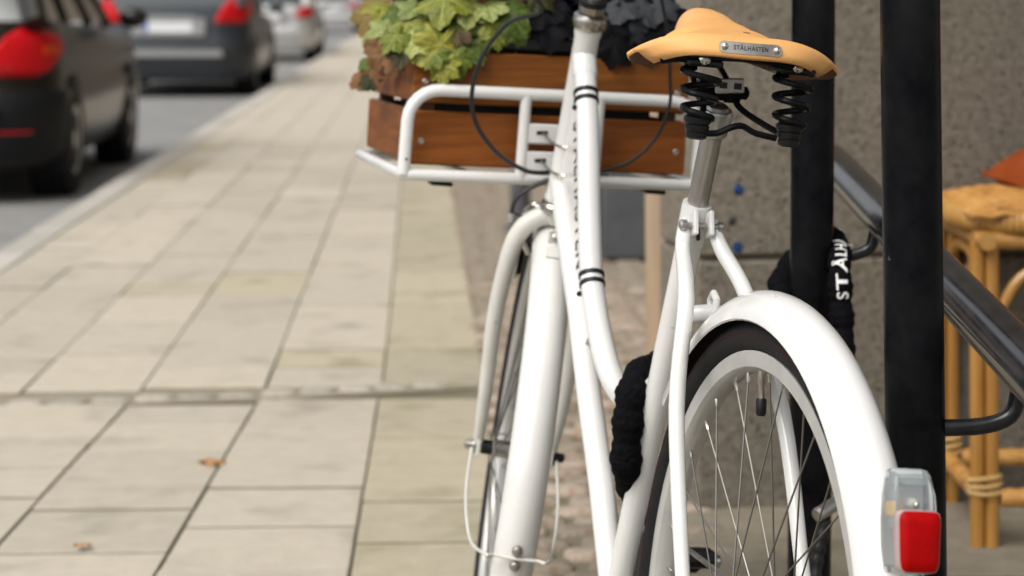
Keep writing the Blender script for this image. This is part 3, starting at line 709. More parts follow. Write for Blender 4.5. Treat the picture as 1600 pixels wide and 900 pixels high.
# ---- drivetrain
cy = -.045
B('chainring', MB().lathe([(-.0015, .03), (-.0015, .088), (.0015, .088), (.0015, .03)], BBP + Vector((0, cy, 0)), (0, 1, 0), 44), 'black_plastic')
B('chain_guard', MB().lathe([(-.006, .04), (-.006, .097), (-.002, .098), (-.001, .09)], BBP + Vector((0, cy - .006, 0)), (0, 1, 0), 44), 'black_plastic')
ch_t = [Vector((-.0, cy, .386)), Vector((.25, cy, .382)), Vector((.478, cy, .376)), Vector((.54, cy, .352)), Vector((.566, cy, .29)), Vector((.54, cy, .228)), Vector((.478, cy, .204)), Vector((.25, cy, .258)), Vector((0, cy, .312)), Vector((-.03, cy, .33)), Vector((-.036, cy, .348)), Vector((-.03, cy, .37))]
B('chain', MB().tube(smooth_path(ch_t + [ch_t[0]], 4), .0035, 6), 'steel_worn')
B('sprocket', MB().lathe([(-.0015, .01), (-.0015, .036), (.0015, .036), (.0015, .01)], (0, cy, .348), (0, 1, 0), 30), 'steel_worn')
for s, pd in ((-1, Vector((.169, 0, .008))), (1, Vector((-.169, 0, -.008)))):
    a_ = BBP + Vector((0, s * .062, 0)); e_ = a_ + pd + Vector((0, s * .012, 0))
    B('crank', MB().tube([a_ + Vector((0, -s * .02, 0)), a_, a_ + Vector((0, s * .002, 0))], .012, 12), 'chrome')
    B('crank_arm', MB().tube([a_, a_.lerp(e_, .5), e_], [.011, .008, .0095], 10), 'chrome')
    pc = e_ + Vector((0, s * .055, 0))
    pm = rotm('Y', 20)
    pe = B('pedal', MB().box(pc, (.022, .094, .018), pm, .004), 'steel_worn')
    for q in (1, -1):
        B('pedal_rubber', MB().box(pc + pm @ Vector((q * .028, 0, 0)), (.026, .09, .026), pm, .007), 'black_plastic', pe)
    B('pedal_cap', MB().lathe([(.046, .008), (.06, .0085), (.062, .006)], pc, (0, s, 0), 12), 'chrome', pe)
# ---- seat post and saddle
PT = Vector((.252, 0, .917))
pd_ = (PT - SL).normalized()
post = B('seat_post', MB().lathe([(-.08, .0124), (.088, .0124), (.09, .0155), (.094, .0175), (.112, .0165), (.126, .0125), (.128, .009)], SL, pd_, 22), 'steel_worn')
SM = Matrix.Translation((.155, .010, .0)) @ Matrix.Rotation(-R(7.0), 4, 'Z')
def interp(tab, v):
    for (a, x), (b_, y) in zip(tab, tab[1:]):
        if v <= b_:
            t = (v - a) / (b_ - a); t = t * t * (3 - 2 * t) * .35 + t * .65
            return x + (y - x) * t
    return tab[-1][1]
wt = [(0, .092), (.02, .106), (.06, .116), (.14, .1205), (.22, .117), (.32, .104), (.43, .082), (.55, .060), (.70, .044), (.84, .037), (.93, .033), (.975, .025), (1, .012)]
zt_ = [(0, .984), (.05, .987), (.2, .986), (.4, .993), (.6, 1.004), (.8, 1.0145), (.92, 1.0175), (1, 1.012)]
dt_ = [(0, .016), (.03, .022), (.06, .026), (.15, .031), (.28, .040), (.42, .05), (.6, .05), (.8, .050), (1, .04)]
NL, NW = 46, 24
def sad(v, u):
    w_ = interp(wt, v); x = v * .268
    au = abs(u)
    rear = max(0, 1 - v / .07)
    x += -.010 * (1 - au ** 2) * max(0, 1 - v / .25) + .034 * au ** 4 * max(0, 1 - v / .22)
    z = interp(zt_, v)
    pw = 3.4 - 1.2 * min(1, v / .5)
    yy = w_ * math.sin(min(au, 1) * math.pi / 2) ** .9 if v > .45 else w_ * (au ** .96)
    z -= interp(dt_, v) * au ** pw + .009 * max(0, 1 - abs(v - .12) / .2) * 0
    z -= .021 * rear ** 2.0
    z -= .004 * math.exp(-(au / .3) ** 2) * max(0, 1 - abs(v - .2) / .25)
    return Vector((x, math.copysign(yy, u), z))
sm = MB(); grid = [[sad(i / NL if i > 5 else (i / 5) ** 1.3 * 5 / NL, -1 + 2 * k / NW) for k in range(NW + 1)] for i in range(NL + 1)]
sm.v = [p for r_ in grid for p in r_]
for i in range(NL):
    for k in range(NW):
        a = i * (NW + 1) + k; sm.f.append((a, a + 1, a + NW + 2, a + NW + 1))
sadl = B('saddle', sm, 'leather', bike, SM, 75)
sadl.data.materials.append(MATS['leather_raw'])
# orient normals upwards then thicken
bm = bmesh.new(); bm.from_mesh(sadl.data)
if sum((f_.normal.z for f_ in bm.faces)) < 0: bmesh.ops.reverse_faces(bm, faces=bm.faces)
bm.to_mesh(sadl.data); bm.free()
md = sadl.modifiers.new('thick', 'SOLIDIFY'); md.thickness = .0052; md.offset = -1; md.material_offset = 1; md.material_offset_rim = 0
# badge on the cantle
def SP(v): return SM @ Vector(v)
def sad_rear(y):   # outer rear surface point, mid height
    u = y / .105
    a = sad(.008, u); b_ = sad(.03, u); return a.lerp(b_, .4)
bnorm = (Vector((-1, 0, .28))).normalized()
bc = [sad_rear(y) + bnorm * .0016 for y in (.030, .015, 0, -.015, -.030)]
def badge_ring(p, hw, th): return [SM @ (p + Vector((.28, 0, 1)).normalized() * hw + bnorm * th), SM @ (p + Vector((.28, 0, 1)).normalized() * hw), SM @ (p - Vector((.28, 0, 1)).normalized() * hw), SM @ (p - Vector((.28, 0, 1)).normalized() * hw + bnorm * th)]
bd = MB(); ys_ = [.0345, .033, .029, .02, .01, 0, -.01, -.02, -.029, -.033, -.0345]; hws = [.002, .0052, .0068, .0066, .0066, .0066, .0066, .0066, .0068, .0052, .002]
SH = -.006
bd.ring_loft([badge_ring(sad_rear(y + SH) + bnorm * .001, hw, .0016) for y, hw in zip(ys_, hws)])
bdo = B('badge', bd, 'badge', sadl)
for y in (.0285, -.0285):
    B('rivet', MB().ball(SM @ (sad_rear(y + SH) + bnorm * .0025), .0042, 10), 'chrome', bdo)
text_part('badge_lettering', 'STÅLHÄSTEN', .0078, lambda x, y: SM @ (sad_rear(-x * .72 + SH) + bnorm * .0031 + Vector((.28, 0, 1)).normalized() * (y * .9)), 'dark_print', bdo, 2)
for (v, u, L_, r_) in ((.50, .62, .007, 80), (.60, -.30, .008, 5), (.47, -.28, .006, 0), (.36, -.22, .008, 0)):
    p = sad(v, u); q = sad(v, u + .06); b = MB()
    dirv = (q - p).normalized() if r_ < 40 else (sad(v + .03, u) - p).normalized()
    b.tube([SM @ (p - dirv * L_ / 2 + Vector((0, 0, .0003))), SM @ (p + dirv * L_ / 2 + Vector((0, 0, .0003)))], .0008, 6).build('scuff', 'leather_mark', sadl)
# undercarriage
und = B('saddle_frame', MB().tube(smooth_path([SP((.028, .085, .953)), SP((.018, .06, .958)), SP((.008, 0, .963)), SP((.018, -.06, .958)), SP((.028, -.085, .953))], 5), .0062, 10), 'black_paint')
for s, yc in ((1, .046), (-1, -.062)):
    cpt = bx(1088, 165, .195) if s > 0 else bx(1234, 178, .185)
    cx_, cy_ = (.187, cpt.y) if s > 0 else (.182, cpt.y)
    z_hi, z_lo = (.947, .886)
    hel = []
    turns = 3.0
    for k in range(int(turns * 18) + 1):
        t = k / 18 * 2 * math.pi; f_ = k / (turns * 18)
        rad_ = .0205 - .006 * f_ ** 2
        hel.append((cx_ + rad_ * math.cos(t), cy_ + rad_ * math.sin(t), z_hi + (z_lo - z_hi) * f_))
    B('spring', MB().tube(hel, .0038, 8), 'black_paint', und)
    B('spring_plate', MB().box((cx_ + .004, cy_, .9525), (.046, .04, .009), rotm('Z', -5), .003), 'black_plastic', und)
    B('spring_bolt', MB().lathe([(0, .007), (.007, .007), (.009, .004)], (cx_ - .014, cy_ + .004, .956), (-1, 0, .2), 8), 'chrome', und)
    B('spring_foot', MB().lathe([(-.008, .007), (-.006, .0115), (-.001, .0125), (.0, .0112), (.003, .0135), (.007, .0142), (.008, .0125), (.011, .015), (.016, .0155), (.02, .012)], (cx_, cy_, .876), (0, 0, 1), 14), 'black_plastic', und)
    cl = Vector((.262, 0.0, .917))
    B('rail', MB().tube(smooth_path([(cx_, cy_, .880), (cx_ + .02, cy_ * .8, .885), (cl.x - .02, s * .022, .905), (cl.x + .02, s * .022 - .002, .925), (.36, s * .016 - .012, .955), (.40, -.016 + s * .006, .962)], 6), .0038, 8), 'black_paint', und)
B('rear_rail', MB().tube(smooth_path([bx(1098, 208, .18), bx(1120, 208, .18), bx(1143, 199, .175), bx(1160, 197, .175), bx(1180, 208, .178), bx(1212, 216, .18)], 6), .0036, 8), 'black_paint', und)
clp = Vector((.258, 0, .922))
B('clamp', MB().lathe([(-.026, .008), (-.024, .0125), (-.008, .0125), (-.007, .0105), (.007, .0105), (.008, .0125), (.024, .0125), (.026, .008)], clp, (0, 1, 0), 18), 'black_paint', und)
bpl = bx(1140, 134, .228)
brk = B('slotted_bracket', MB().box(bpl, (.004, .034, .017), rotm('X', -5), .0015), 'steel_worn', und)
for q_ in (.008, -.009): B('slot', MB().box(bpl + Vector((-.0024, q_, .0)), (.0012, .009, .007), None, .0005), 'dark_print', und)
B('post_collar', MB().lathe([(.098, .0135), (.1, .0185), (.118, .0195), (.122, .0175)], SL, pd_, 20), 'alloy', und)
B('clamp_bolt', MB().lathe([(-.036, .004), (-.034, .0075), (-.027, .0075), (.027, .0075), (.034, .0075), (.036, .004)], clp, (0, 1, 0), 6), 'black_paint', und)
B('nose_plate', MB().box((.398, -.016, .966), (.03, .03, .02), rotm('Z', -5), .005), 'black_plastic', und)

# ---- front carrier
LT = R(1.9)
def RK(x, y, z):    # carrier axes: nearly level although the bike leans
    return Vector((x, y * math.cos(LT) + (z - .82) * math.sin(LT) * .3, z - y * math.sin(LT)))
XB, XF = .965, 1.37
ZB, ZT = .763, .885
def loop(x, zb_, zt2, hy, rad):
    pts = []
    for k in range(0, 7):
        t = R(180 + 15 * k) if False else 0
    return pts
def corner(cy_, cz_, r, a0, a1, x, n=6): return [RK(x, cy_ + r * math.cos(R(a0 + (a1 - a0) * k / n)), cz_ + r * math.sin(R(a0 + (a1 - a0) * k / n))) for k in range(n + 1)]
HY = .219; rc = .045
arch = [RK(XB, HY, ZB)] + [RK(XB, HY, ZB + .03)] + corner(HY - rc, ZT - rc, rc, 0, 90, XB) + corner(-HY + rc, ZT - rc, rc, 90, 180, XB) + [RK(XB, -HY, ZB + .03), RK(XB, -HY, ZB)]
car = B('carrier', MB().tube(arch, .0092, 14), 'white')
r2 = .03
def flat_corner(cx_, cy_, r, a0, a1, z, n=5): return [RK(cx_ + r * math.cos(R(a0 + (a1 - a0) * k / n)), cy_ + r * math.sin(R(a0 + (a1 - a0) * k / n)), z) for k in range(n + 1)]
base = flat_corner(XB + .012, HY - .012, .012, 90, 180, ZB) + flat_corner(XB + .012, -HY + .012, .012, 180, 270, ZB) + flat_corner(XF - r2, -HY + r2, r2, 270, 360, ZB) + flat_corner(XF - r2, HY - r2, r2, 0, 90, ZB)
B('base_loop', MB().tube(base, .0088, 14, closed=True), 'white', car)
for y in (.11, 0, -.11):
    B('base_rod', MB().tube([RK(XB, y, ZB), RK((XB + XF) / 2, y, ZB), RK(XF, y, ZB)], .005, 10), 'white', car)
for y in (.048, -.062):
    B('upright', MB().tube([RK(XB - .001, y, ZB), RK(XB - .001, y, (ZB + ZT) / 2), RK(XB - .001, y, ZT)], .0085, 12), 'white', car)
for z in (.829, .789):
    B('mount_plate', MB().box(RK(XB - .004, -.007, z), (.006, .118, .03), rotm('X', -1.9), .004), 'white', car)
    for s in (1,):
        B('mount_slot', MB().box(RK(XB - .0078, .022, z + .002), (.002, .017, .0055), rotm('X', -6), .0009), 'dark_print', car)
    B('u_bolt', MB().tube(smooth_path([RK(XB - .008, .020, z + .001), RK(XB - .028, .016, z - .007), RK(XB - .07, .010, z - .013), RK(XB - .085, -.01, z - .013)], 6), .0024, 8), 'chrome', car)
for s in (1, -1):
    B('rubber_foot', MB().box(RK(XB + .02, s * .16, ZB - .0125), (.03, .032, .006), None, .002), 'black_plastic', car)
B('corner_screw', MB().ball(RK(XB - .0092, HY - .001, ZB + .022), .002, 8), 'dark_print', car)

# ================================================================== CRATE, LINER, PLANTS (stand on the carrier)
CM = BM.copy()
def RKW(x, y, z): return BM @ RK(x, y, z)
crate_o = RKW(1.0, 0, ZB + .011)
CR = empty('wooden_crate', tuple(crate_o)); tag(CR, 'reddish brown slatted wooden crate standing on the white front carrier', 'crate')
CI = Matrix.Translation(-crate_o)
ex_ = (RKW(2, 0, .8) - RKW(1, 0, .8)).normalized(); eyy = (RKW(1, 1, .8) - RKW(1, 0, .8)).normalized(); ezz = ex_.cross(eyy); eyy = ezz.cross(ex_)
CMx = Matrix((ex_, eyy, ezz)).transposed()
def cpt(x, y, z): return crate_o + ex_ * x + eyy * y + ezz * z
def cbox(name, c, size, m, parent=CR, ch=.0025, rot=None, inv=CI):
    return MB().box(cpt(*c), size, CMx @ (rot or Matrix.Identity(3)), ch).build(name, m, parent, inv, 25)
CW, CD = .206, .35
for z0, z1 in ((.002, .080), (.092, .168)):
    zc = (z0 + z1) / 2; hh = z1 - z0
    cbox('slat', (-.006, 0, zc), (.012, CW * 2 + .002, hh), 'wood', rot=rotm('X', random.uniform(-.3, .3)))
    cbox('slat', (CD + .006, 0, zc), (.012, CW * 2 + .002, hh), 'wood')
    for s in (1, -1):
        cbox('slat', (CD / 2, s * (CW - .006), zc), (CD - .002, .012, hh), 'wood', rot=rotm('Y', random.uniform(-.4, .4)))
for sx_ in (.011, CD - .011):
    for s in (1, -1):
        cbox('corner_post', (sx_, s * (CW - .0235), .088), (.02, .022, .172), 'wood_dark')
for k in range(4):
    cbox('base_slat', (.045 + k * .087, 0, -.0005 + .006), (.075, CW * 2 - .028, .010), 'wood_dark')
for y, z in ((.192, .036), (.190, .122), (-.192, .036), (-.190, .122)):
    sc = MB().lathe([(0, .0046), (.0012, .0045), (.0018, .0034), (.0006, .0028), (.0004, .001)], cpt(-.0122, y, z), -ex_, 12).build('screw', 'badge', CR, CI)
# liner
lo_ = cpt(CD / 2, 0, .014); LN = empty('planter_liner', tuple(lo_)); tag(LN, 'black plastic planter liner whose rim shows above the wooden crate', 'planter')
LI = Matrix.Translation(-lo_)
for nm, c, s_ in (('wall', (.035, 0, .105), (.006, CW * 2 - .09, .165)), ('wall', (CD - .035, 0, .105), (.006, CW * 2 - .09, .165)), ('wall', (CD / 2, CW - .044, .105), (CD - .078, .006, .165)), ('wall', (CD / 2, -CW + .044, .105), (CD - .078, .006, .165))):
    MB().box(cpt(*c), s_, CMx, .001).build(nm, 'black_plastic', LN, LI)
MB().box(cpt(CD / 2, 0, .017), (CD - .06, CW * 2 - .1, .006), CMx, .001).build('floor', 'black_plastic', LN, LI)
for c, s_ in (((.007, 0, .183), (.034, CW * 2 - .006, .02)), ((CD - .012, 0, .183), (.034, CW * 2 - .02, .02)), ((CD / 2, CW - .022, .183), (CD - .06, .034, .019)), ((CD / 2, -CW + .022, .183), (CD - .06, .034, .019))):
    MB().box(cpt(*c), s_, CMx, .003).build('rim', 'black_plastic', LN, LI)
MB().box(cpt(CD / 2, 0, .10), (CD - .085, CW * 2 - .108, .14), CMx, .01).build('soil', 'soil', LN, LI)
# leaves
def leaf_mesh(name, seed, m, lobes=5, ruff=.07):
    rnd = random.Random(seed); n = 60; b = MB(); C = Vector((0, 0, 0)); b.v.append(C)
    ph = [rnd.uniform(0, 6.3) for _ in range(3)]
    rads = []
    for k in range(n):
        t = -math.pi + 2 * math.pi * k / n + .001      # tip at t=0 (+x), petiole notch at t=pi
        r_ = .36 + .155 * abs(math.cos(t * lobes / 2)) ** .8 + (.026 if k % 3 == 0 else -.014 if k % 3 == 1 else 0) * (.6 + .8 * rnd.random()) + rnd.uniform(-.012, .012)
        r_ *= .86 + .18 * math.cos(t * .5) ** 2
        if abs(t) > 2.75: r_ *= .55
        rads.append((t, r_))
    for f_ in (.38, .72, 1.0):
        for t, r_ in rads:
            rr = r_ * f_ if f_ < .9 else r_
            if f_ < .9: rr = (r_ * .45 + .48 * .55 * (1 if abs(t) < 2.75 else .6)) * f_
            z_ = ruff * f_ * f_ * math.sin(t * 4 + ph[1]) * (.7 + .5 * math.sin(t * 2.2 + ph[2])) - .16 * f_ * f_ + .05 * f_ * abs(math.sin(t * lobes / 2)) * 1.2
            b.v.append(Vector((rr * math.cos(t), rr * math.sin(t), z_)))
    for k in range(n):
        b.f.append((0, 1 + k, 1 + (k + 1) % n))
        for j in range(2):
            a = 1 + j * n; c_ = 1 + (j + 1) * n
            b.f.append((a + k, c_ + k, c_ + (k + 1) % n, a + (k + 1) % n))
    return b.mesh(name, m, None, 80)
LEAF = {m: [leaf_mesh('leaf', i * 7 + len(m), m, random.choice([5, 5, 7]), random.uniform(.05, .1)) for i in range(3)] for m in ('leaf_green', 'leaf_pale', 'leaf_deep', 'leaf_brown', 'leaf_olive', 'leaf_black', 'leaf_silver')}
def leaf(parent, pos, size, m, normal, tipdir, inv, stalk_to=None, curl=1.0):
    n_ = Vector(normal).normalized(); t = Vector(tipdir); t = (t - n_ * t.dot(n_)).normalized(); s_ = n_.cross(t)
    o = link('leaf', random.choice(LEAF[m]), parent)
    Mx = Matrix((t, s_, n_)).transposed().to_4x4(); Mx.translation = Vector(pos) + inv
    o.matrix_local = Mx @ Matrix.Diagonal((size, size * random.uniform(.9, 1.1), size * curl, 1))
    if stalk_to is not None:
        a = Vector(pos) + inv; b_ = Vector(stalk_to) + inv
        mid_ = a.lerp(b_, .5) + Vector((0, 0, .02))
        MB().tube(smooth_path([b_, mid_, a], 4), .0012, 5).build('stalk', 'stalk', parent)
    return o
def cw(px, py, x): return BM @ bx(px, py, x)
lp_o = cpt(.16, .10, .17); PL = empty('coral_bells_plant', tuple(lp_o)); tag(PL, 'light green lobed leafy plant spilling over the left end of the crate', 'plant')
LPI = -lp_o
toc = (Vector((0, 0, CAM_H)) - lp_o).normalized()
def up_cam(a, side=0): return (toc * a + Vector((0, 0, 1)) * (1 - a) + Vector((side, 0, 0)))
man = [  # px, py, bike x, size, material, normal(cam weight, side), tip (dx, dz), 
 (690, 70, .975, .105, 'leaf_green', .72, -.05, (-.05, -1)), (650, 60, .99, .07, 'leaf_pale', .5, -.2, (-.3, -.6)), (620, 57, 1.0, .075, 'leaf_green', .45, -.1, (-.5, -.5)),
 (730, 70, .985, .075, 'leaf_green', .7, .3, (.6, -.7)), (640, 35, 1.03, .075, 'leaf_green', .5, -.1, (-.4, -.6)), (605, 40, 1.08, .08, 'leaf_pale', .5, -.2, (-.6, -.4)),
 (680, 30, 1.03, .07, 'leaf_green', .5, .1, (.1, -.7)), (700, 22, 1.02, .08, 'leaf_pale', .55, .1, (.3, -.6)), (735, 28, 1.0, .08, 'leaf_green', .6, .1, (.2, -.9)), (770, 30, .995, .08, 'leaf_green', .6, .2, (.4, -.8)),
 (795, 22, .99, .085, 'leaf_green', .6, .25, (.6, -.7)), (775, 55, .985, .06, 'leaf_green', .7, .1, (.2, -1)), (810, 48, .985, .055, 'leaf_green', .7, .2, (.4, -1)), (760, 8, 1.0, .08, 'leaf_pale', .5, 0, (.2, -.6)),
 (586, 25, 1.18, .10, 'leaf_olive', .75, -.3, (-.3, .5)), (583, 45, 1.17, .07, 'leaf_pale', .6, -.4, (-.8, -.3)), (600, 12, 1.15, .07, 'leaf_green', .5, -.2, (-.5, .3)), (620, 15, 1.1, .08, 'leaf_green', .4, -.2, (-.6, -.2)),
 (650, 8, 1.05, .08, 'leaf_pale', .5, 0, (-.3, -.4)), (690, 2, 1.05, .08, 'leaf_green', .5, 0, (.2, -.5)), (725, 5, 1.03, .08, 'leaf_green', .5, .1, (.3, -.5)),
 (595, 75, 1.09, .075, 'leaf_brown', .7, -.4, (-.5, -.8)), (590, 100, 1.12, .07, 'leaf_brown', .6, -.6, (-.4, -.9)), (570, 112, 1.2, .065, 'leaf_brown', .6, -.6, (-.7, -.6)), (578, 122, 1.18, .05, 'leaf_deep', .6, -.5, (-.3, -1)), (606, 84, 1.05, .06, 'leaf_brown', .8, -.2, (.2, -1)), (615, 98, 1.02, .05, 'leaf_brown', .8, -.3, (.1, -1)),
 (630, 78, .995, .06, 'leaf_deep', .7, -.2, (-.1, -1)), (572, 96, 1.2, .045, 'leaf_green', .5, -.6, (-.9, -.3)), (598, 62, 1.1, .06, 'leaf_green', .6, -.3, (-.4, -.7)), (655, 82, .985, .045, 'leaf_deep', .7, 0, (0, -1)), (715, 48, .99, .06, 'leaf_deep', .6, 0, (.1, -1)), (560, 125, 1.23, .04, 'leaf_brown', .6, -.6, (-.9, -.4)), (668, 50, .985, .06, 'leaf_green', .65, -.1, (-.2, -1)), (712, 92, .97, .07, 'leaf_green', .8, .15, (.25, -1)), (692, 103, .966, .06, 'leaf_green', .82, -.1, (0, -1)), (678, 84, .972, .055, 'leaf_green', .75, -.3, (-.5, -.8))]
for px, py, x, sz, m, a, sd_, (tx, tz) in man:
    p = cw(px, py, x)
    leaf(PL, p, sz * random.uniform(.72, .92), m, up_cam(a, sd_) + Vector((random.uniform(-.35, .35), 0, random.uniform(-.2, .3))), Vector((tx, -.25, tz)), LPI, stalk_to=cpt(.16 + random.uniform(-.05, .05), .1 + random.uniform(-.04, .04), .172) if x > .98 else None)
for k in range(75):
    p = cpt(random.uniform(.0, .34), random.uniform(-.02, .20), random.uniform(.20, .30))
    dv = p - cpt(.17, .09, .15)
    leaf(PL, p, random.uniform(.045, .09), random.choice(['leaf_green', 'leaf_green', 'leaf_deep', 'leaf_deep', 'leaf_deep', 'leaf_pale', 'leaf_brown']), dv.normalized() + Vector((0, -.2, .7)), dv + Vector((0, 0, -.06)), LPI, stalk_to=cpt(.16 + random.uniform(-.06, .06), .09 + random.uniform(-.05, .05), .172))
dp_o = cpt(.16, -.10, .17); PD = empty('dark_leaf_plant', tuple(dp_o)); tag(PD, 'nearly black leafy plant filling the crate behind the saddle', 'plant')
DPI = -dp_o
for px, py, x, sz, m, a, (tx, tz) in ((985, 42, .985, .055, 'leaf_silver', .8, (.5, -.6)), (1000, 12, 1.0, .07, 'leaf_silver', .5, (.3, -.4)), (1030, 8, 1.0, .06, 'leaf_silver', .5, (.4, -.3)), (860, 30, .99, .09, 'leaf_black', .7, (0, -1)), (955, 30, .99, .08, 'leaf_black', .7, (.2, -1)), (1010, 55, .985, .08, 'leaf_black', .8, (.2, -1)), (960, 65, .982, .08, 'leaf_black', .8, (-.3, -1)), (1040, 35, .99, .09, 'leaf_black', .7, (.4, -1)), (850, 8, 1.0, .08, 'leaf_black', .5, (-.2, -.6)), (975, 8, 1.0, .07, 'leaf_silver', .4, (-.2, -.4)), (835, 35, 1.0, .06, 'leaf_black', .6, (-.4, -.6))):
    leaf(PD, cw(px, py, x), sz, m, up_cam(a), Vector((tx, -.2, tz)), DPI)
for k in range(90):
    p = cpt(random.uniform(.05, .34), random.uniform(-.20, .03), random.uniform(.215, .30))
    dv = p - cpt(.17, -.09, .14)
    leaf(PD, p, random.uniform(.05, .095), random.choice(['leaf_black'] * 9 + ['leaf_silver']), dv.normalized() + Vector((0, -.3, .5)), dv + Vector((0, 0, -.08)), DPI, stalk_to=cpt(.16 + random.uniform(-.06, .06), -.09 + random.uniform(-.05, .05), .172))

# ================================================================== CHAIN LOCK
lk_pts = [(1020, 805, 2.76), (992, 768, 2.66), (979, 725, 2.60), (981, 665, 2.585), (986, 618, 2.585), (1002, 585, 2.62), (1036, 570, 2.71), (1078, 560, 2.76), (1130, 520, 2.80), (1200, 492, 2.90)]
pts = [atZ(*p) for p in lk_pts]
pc_ = Vector((.416, 3.0))
for a, z in ((195, .612), (150, .632), (105, .664), (72, .684), (42, .684)):
    pts.append(Vector((pc_.x + .049 * math.cos(R(a)), pc_.y + .049 * math.sin(R(a)), z)))
tail = [(1312, 425, 2.955), (1314, 475, 2.945), (1317, 525, 2.935), (1316, 600, 2.9), (1328, 690, 2.86), (1330, 762, 2.83)]
pts += [atZ(*p) for p in tail]
lo2 = pts[3].copy(); lo2.z = 0
LK = empty('chain_lock', tuple(pts[0])); tag(LK, 'black fabric covered chain lock looped round the bicycle frame and black post', 'lock')
LKI = Matrix.Translation(-pts[0])
sp = smooth_path(pts, 12); N_ = len(sp)
rad = [(.0185 if i < 9 * 12 else .0160) + .0016 * math.sin(i * .55) + .0009 * math.sin(i * 1.7 + 1) for i in range(N_)]
MB().tube(sp, rad, 16).build('sleeve', 'fabric', LK, LKI, 70)
q0, q1 = atZ(1312, 782, 2.815), atZ(1276, 806, 2.79)
MB().tube([q0, q0.lerp(q1, .1), q0.lerp(q1, .12), q0.lerp(q1, .85), q0.lerp(q1, .87), q1], [.0105, .0105, .009, .009, .0098, .0085], 14).build('lock_barrel', 'steel_worn', LK, LKI)
lkp = smooth_path([atZ(1290, 812, 2.8), atZ(1281, 850, 2.79), atZ(1274, 890, 2.78), atZ(1268, 960, 2.76), atZ(1255, 1020, 2.75)], 8)
MB().tube(lkp, [.0075 + .0022 * abs(math.sin(i * .8)) for i in range(len(lkp))], 10).build('shackle_chain', 'black_plastic', LK, LKI)
ta, tb2 = atZ(1315, 466, 2.945), atZ(1311, 380, 2.99)
tdir = (tb2 - ta).normalized(); V2, F2 = text_mesh('STÅLHÄSTEN', 1.0, 1); w2 = max(v.x for v in V2) - min(v.x for v in V2); x0_ = min(v.x for v in V2)
fac = Vector((0, -1, 0)); fac = (fac - tdir * fac.dot(tdir)).normalized(); upd = fac.cross(tdir) * -1
if upd.x > 0: upd = -upd           # letter tops point left when reading upwards
RL = .0215; size_l = .0232
def lockmap(x, y):
    s_ = (x - x0_) * size_l + .002
    # follow the sleeve centreline (from the text's start upward)
    i0 = min(range(N_), key=lambda i: (sp[i] - ta).length); acc = 0; i = i0
    while i > 1 and acc + (sp[i - 1] - sp[i]).length < s_: acc += (sp[i - 1] - sp[i]).length; i -= 1
    seg = (sp[i - 1] - sp[i]).length; c = sp[i].lerp(sp[i - 1], min(1, (s_ - acc) / seg))
    dr2 = (sp[max(i - 2, 0)] - sp[min(i + 1, N_ - 1)]).normalized()
    out = Vector((c.x - .416, c.y - 3.0, 0)) ; f2 = fac if i >= N_ - 6 * 12 - 6 else out.normalized()
    f2 = (fac - dr2 * fac.dot(dr2)).normalized() if c.y < 3.0 else (Vector((1, -.2, 0)) - dr2 * Vector((1, -.2, 0)).dot(dr2)).normalized()
    lf = f2.cross(dr2)
    if lf.x > 0 and c.y < 3.0: lf = -lf
    th = -y * size_l / .0205
    return c + (f2 * math.cos(th) + lf * -math.sin(th)) * (.0160 + .0040)
text_part('lettering', 'STÅLHÄSTEN', 1.0, lambda x, y: LKI @ lockmap(x, y), 'white_print', LK, 4)

# ================================================================== RATTAN CHAIR AND CUSHION
cl0 = ground(1538, 855); ch0 = Vector((cl0.x, cl0.y, 0))
CH = empty('rattan_chair', tuple(ch0)); tag(CH, 'honey coloured rattan chair standing by the stone wall at the right edge', 'chair')
W_, D_ = .44, .36
def zpx(py, Z): return CAM_H - (py - Y0) / FPX * Z
zs = zpx(375, cl0.y); zseat = zpx(318, cl0.y)
for x, y in ((0, 0), (W_, 0), (0, D_), (W_, D_)):
    for dx in (-.0135, .0135):
        MB().tube([(x + dx, y, 0), (x + dx, y, .3), (x + dx, y, zs)], .0135, 14).build('leg', 'rattan_pole', CH)
    bn = MB()
    for k in range(3):
        bn.tube([Vector((x + .0305 * math.cos(t), y + .0165 * math.sin(t), .105 + .012 * k + .004 * math.sin(t + k))) for t in [2 * math.pi * q / 20 for q in range(20)]], .0042, 6, closed=True)
    bn.build('binding', 'rattan_band', CH)
for a, b_ in (((.03, 0), (W_ - .03, 0)), ((.03, D_), (W_ - .03, D_)), ((0, .017), (0, D_ - .017)), ((W_, .017), (W_, D_ - .017))):
    A_, Bq = Vector((*a, .092)), Vector((*b_, .092)); m_ = 26
    rr_ = [.0165 + .0022 * (i % 2) for i in range(m_ + 1)]
    MB().tube([A_.lerp(Bq, i / m_) for i in range(m_ + 1)], rr_, 12).build('stretcher', 'rattan', CH)
    A_, Bq = Vector((*a, zs + .0)), Vector((*b_, zs + .0)); ov = (Bq - A_).normalized() * .05
    MB().tube([(A_ - ov).lerp(Bq + ov, i / 34) for i in range(35)], [.0165 + .0015 * (i % 2) for i in range(35)], 12).build('seat_rail', 'rattan', CH)
    mm = A_.lerp(Bq, .5)
    arc = [A_ + Vector((0, 0, -.13)), A_.lerp(Bq, .10) + Vector((0, 0, -.07)), A_.lerp(Bq, .3) + Vector((0, 0, -.035)), mm + Vector((0, 0, -.03)), A_.lerp(Bq, .7) + Vector((0, 0, -.035)), A_.lerp(Bq, .9) + Vector((0, 0, -.07)), Bq + Vector((0, 0, -.13))]
    MB().tube(smooth_path(arc, 4), .0105, 10).build('brace', 'rattan_pole', CH)
